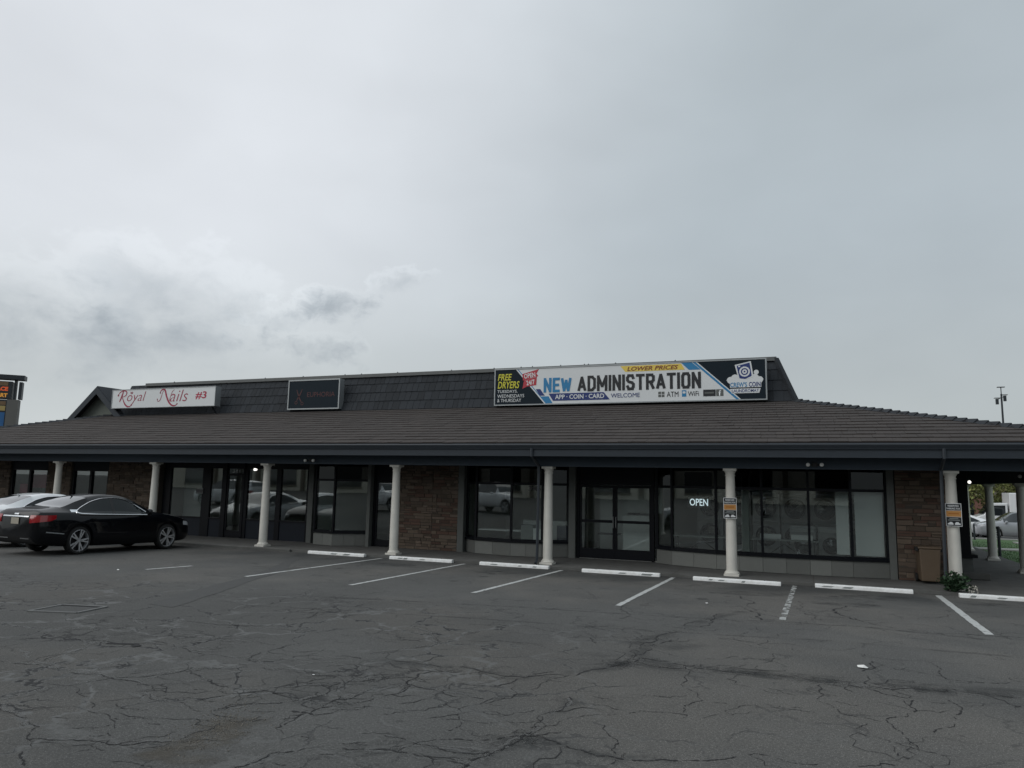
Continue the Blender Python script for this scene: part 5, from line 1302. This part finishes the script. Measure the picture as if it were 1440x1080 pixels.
# ------------------------------------------------------------------ right-hand background
def background():
    def zz(y): return gz(y)
    m = MB(); ys = [2, 8, 14, 20, 26, 33]
    for a, c in zip(ys, ys[1:]): m.poly([(12.7, a, zz(a) + .03), (60, a, zz(a) + .03), (60, c, zz(c) + .03), (12.7, c, zz(c) + .03)])
    struct(m.build('lawn', 'grass'), 'green lawn beyond the side walkway')
    # grass tufts along the lawn
    rn = random.Random(31); t = MB()
    for k in range(16000):
        y = 3 + 26 * rn.random() ** 1.4; x = 12.72 + rn.random() * (3 + y * .35); z = zz(y) + .03; h = rn.uniform(.03, .06); a = rn.uniform(0, 3.14); w = .012; t.poly([(x - math.cos(a) * w, y - math.sin(a) * w, z), (x + math.cos(a) * w, y + math.sin(a) * w, z), (x + rn.uniform(-.03, .03), y + rn.uniform(-.03, .03), z + h)])
    o = t.build('grass_blades', 'grass', fix=False); tag(o, 'short grass blades on the lawn beyond the side walkway', 'grass', kind='stuff')
    for y, w, x0, lab in ((19.2, 1.1, 12.72, 'pale concrete path across the middle of the lawn'), (27.5, 1.3, 16.6, 'short pale path far across the lawn'), (33.2, .5, 12.72, 'pale kerb strip between lawn and street')):
        m = MB(); m.box(x0, 60, y, y + w, zz(y) - .2, zz(y) + .08); struct(m.build('sidewalk', 'concrete_pale'), lab)
    # bollards / posts
    for i, (x, y, h, lab) in enumerate(((12.95, 13.2, 1.15, 'slim dark post at the lawn edge right of the side column'), (15.3, 31.5, .9, 'short dark post far across the lawn'))):
        s = empty('post', (x, y, zz(y))); tag(s, lab, 'post'); b = MB(); b.lathe([(.05, 0), (.05, h), (.035, h + .03), (0, h + .04)], 10, cap=False); b.build('shaft', 'pole_dark', s); b = MB(); b.lathe([(.09, .0), (.09, .04), (.05, .05)], 10); b.build('foot', 'pole_dark', s)
    make_car('street_car', SEDAN, 'paint_white', (16.4, 37.6, zz(37.6)), R(180 + 4), 0, 'white car on the street seen between the side columns', 'cars on the street', False)
    make_car('street_car', SEDAN, 'paint_silver', (13.6, 40.5, zz(40.5)), R(182), 0, 'silver car on the street farthest left behind the side columns', 'cars on the street', False)
    make_car('street_car', SUV, 'paint_silver', (19.6, 35.6, zz(35.6)), R(184), 0, 'grey car in front of the white truck on the street', 'cars on the street', False)
    # box truck
    s = empty('box_truck', (20.3, 43.5, zz(43.5)), R(180)); tag(s, 'white box truck standing on the street behind the side columns', 'truck')
    b = MB(); b.box(-3.6, .9, -1.1, 1.1, .95, 3.0); me = b.mesh('cargo_box', ['paint_white']); bevel_mesh(me, .04); link('cargo_box', me, s)
    b = MB(); b.prism([(1.0, .5), (3.0, .5), (3.0, 1.25), (2.45, 1.45), (1.9, 2.25), (1.0, 2.3)], -1.0, 1.0, lambda u, v, d: (u, d, v)); me = b.mesh('cab', ['paint_white']); bevel_mesh(me, .05, 2); link('cab', me, s)
    b = MB(); b.poly([(2.47, -.85, 1.48), (2.47, .85, 1.48), (1.95, .85, 2.2), (1.95, -.85, 2.2)]); o = b.build('windscreen', 'car_glass', s); o.location = (.03, 0, .02)
    for sg in (-1, 1):
        b = MB(); b.prism([(1.15, 1.4), (2.3, 1.4), (1.85, 2.1), (1.15, 2.12)], sg * 1.0, sg * 1.012, lambda u, v, d: (u, d, v)); b.build('side_window', 'car_glass', s)
        for x in (2.2, -2.2):
            b = MB(); b.lathe([(.25, -.12), (.42, -.12), (.45, -.06), (.45, .06), (.42, .12), (.25, .12)], 20, (x, sg * .95, .45), 'y'); b.build('wheel', 'rubber', s, True)
    b = MB(); b.box(-3.5, 2.9, -.5, .5, .45, .95); b.build('chassis', 'bin_dark', s)
    # brick building over the street
    s = empty('brick_building', (27, 62, zz(60))); tag(s, 'red brick building with pale bands across the street', 'building')
    b = MB(); b.box(-12, 14, 0, 12, 0, 9.0); b.build('wall', 'brick', s)
    for z in (3.1, 5.9, 8.7): b = MB(); b.box(-12.05, 14.05, -.06, 0, z, z + .35); b.build('band', 'brick_pale', s)
    for z in (1.0, 3.9, 6.7):
        for k in range(9):
            x = -10.5 + k * 2.8; b = MB(); b.box(x, x + 1.3, -.04, .0, z, z + 1.6); w = b.build('window', 'car_glass', s); b = MB(); b.box(x - .1, x + 1.4, -.1, -.001, z - .14, z - .01); b.build('sill', 'brick_pale', w)
    b = MB(); b.box(-12.1, 14.1, -.1, 12.1, 9.06, 9.3); b.build('roof', 'brick_pale', s)
    # trees
    def tree(name, loc, h, r, lab, seed, n=5000):
        rn = random.Random(seed); s = empty(name, loc); tag(s, lab, 'tree', 'street trees')
        t = MB(); tips = []
        t.tube([(0, 0, 0), (.05, 0, h * .2), (.0, .05, h * .42), (.08, 0, h * .75)], [.17, .14, .11, .03], 8)
        for k in range(11):
            a = k * 2.4; z0 = h * rn.uniform(.16, .6); L = r * rn.uniform(.6, 1.0); e = Vector((math.cos(a) * L, math.sin(a) * L, z0 + h * rn.uniform(.12, .38))); t.tube([(0, 0, z0), (e.x * .5, e.y * .5, z0 + (e.z - z0) * .35), tuple(e)], [.07, .045, .012], 6); tips.append(e); tips.append(e * .7 + Vector((0, 0, z0 * .3)))
        t.build('trunk', 'bark', s, True)
        l = MB()
        for k in range(n):
            c = rn.choice(tips) + Vector((rn.gauss(0, r * .24), rn.gauss(0, r * .24), rn.gauss(0, h * .08))); d = Vector((rn.gauss(0, 1), rn.gauss(0, 1), rn.gauss(0, 1))).normalized(); q = d.cross(Vector((rn.gauss(0, 1), rn.gauss(0, 1), rn.gauss(0, 1)))).normalized(); L = rn.uniform(.08, .17)
            l.poly([c - d * L, c + q * L * .5, c + d * L, c - q * L * .5])
        o = l.build('crown', 'leaf_tree', s, fix=False)
    tree('street_tree', (14.6, 46, zz(46)), 6.2, 2.3, 'yellow green young tree behind the white car on the street', 1)
    tree('street_tree', (17.6, 48, zz(48)), 6.8, 2.5, 'yellow green tree between the two near side columns', 2)
    tree('street_tree', (20.6, 52, zz(52)), 6.0, 2.1, 'sparse yellow green tree before the brick building', 3, 3600)
    tree('street_tree', (11.6, 50, zz(50)), 6.5, 2.4, 'yellow green tree farthest left behind the side colonnade', 4)
    # tall lamp far behind
    s = empty('street_lamp', (22.98, 60, zz(60))); tag(s, 'tall dark pole with a cluster of lamp heads far behind the roof', 'street lamp')
    b = MB(); b.lathe([(.14, 0), (.10, 6), (.075, 12.3)], 10); b.build('pole', 'pole_dark', s)
    for dx, dy, z in ((-.36, 0, 11.75), (.30, .2, 12.05)):
        b = MB(); b.bar((0, 0, 12.0), (dx, dy, z), .06, .06); b.box(dx - .11, dx + .11, dy - .11, dy + .11, z - .4, z + .1); h = b.build('lamp_head', 'pole_dark', s); b = MB(); b.box(dx - .22, dx + .22, dy - .2, dy + .2, z + .16, z + .20); b.build('hood', 'pole_dark', h)
    b = MB(); b.box(-.3, .3, -.15, .15, 12.9, 12.96); b.tube([(0, 0, 12.2), (0, 0, 12.9)], .04, 6); b.build('top_plate', 'pole_dark', s)
    # pylon sign far left
    s = empty('pylon_sign', (-67.44, 30, zz(30)), R(46)); tag(s, 'dark pylon sign with glowing letter board and coloured panels behind the left roof', 'sign')
    o_ = -zz(30)
    b = MB(); b.box(0, .95, -.6, .6, 0, 9.35 + o_); b.build('pylon', 'pole_grey', s)
    b = MB(); b.box(-5, -.001, -.45, .45, 3.0, 9.32 + o_); b.build('panel_cabinet', 'pole_dark', s)
    for z0, z1, mm in ((8.78, 9.15, 'sign_brown'), (8.22, 8.70, 'sign_tan'), (6.7, 8.05, 'sign_mid_blue'), (4.2, 6.5, 'sign_white')):
        b = MB(); b.box(-4.9, -.1, -.475, -.45, z0 + o_, z1 + o_); b.build('tenant_panel', mm, s)
    b = MB(); b.box(-5, .28, -.5, .5, 9.42 + o_, 11.15 + o_); b.build('letter_board', 'pole_dark', s)
    b = MB(); b.box(.42, .62, -.3, .3, 9.36 + o_, 11.34 + o_); b.build('post', 'pole_dark', s); b = MB(); b.box(.85, 1.12, -.45, .45, 9.42 + o_, 11.15 + o_); b.build('side_board', 'pole_dark', s)
    b = MB(); b.box(-5.2, 1.3, -.7, .7, 11.36 + o_, 11.8 + o_); b.build('top_cap', 'pole_dark', s)
    b = MB(); b.box(-4.9, -.05, -.53, -.50, 10.7 + o_, 11.1 + o_); b.build('tenant_panel', 'sign_brown', s)
    text('lettering', 'SPACE', (-1.5, -.02, 10.18 + o_, 10.6 + o_), -.52, 'led_red', s, bold=.05); text('lettering', 'S-MART', (-1.7, -.02, 9.55 + o_, 9.95 + o_), -.52, 'led_orange', s, bold=.05)
background()

# ------------------------------------------------------------------ what the windows mirror: the far side of the lot
def across():
    s = empty('beige_building', (-20, -44, gz(-44))); tag(s, 'long beige commercial building across the lot, seen mirrored in the windows', 'building')
    b = MB(); b.box(-45, 45, -10, 0, 0, 6.2); b.build('wall', 'beige', s); b = MB(); b.box(-45.2, 45.2, -10.2, .2, 6.21, 6.7); b.build('roof', 'beige_dark', s)
    for k in range(14):
        x = -42 + k * 6.2; b = MB(); b.box(x, x + 3.6, .0, .05, .6, 2.8); w = b.build('window', 'car_glass', s); b = MB(); b.box(x - .1, x + 3.7, .0, .12, .45, .59); b.build('sill', 'beige_dark', w)
        b = MB(); b.box(x + 4.4, x + 4.8, .0, .3, 0, 6.2); b.build('pier', 'beige_dark', s)
    make_car('pickup_truck', PICKUP, 'paint_white', (-20.0, -17.0, gz(-17)), R(8), 0, 'white pickup truck mirrored in the wide bow window', None, False, 'truck')
    make_car('parked_suv', SUV, 'paint_white', (-29.0, -17.0, gz(-17)), R(175), 0, 'white sport utility vehicle mirrored in the nail shop windows', None, False, 'car')
    make_car('parked_suv', SUV, 'paint_silver', (3.0, -27.0, gz(-27)), R(90), TILT, 'silver sport utility vehicle mirrored in the laundromat windows', None, False, 'car')
across()
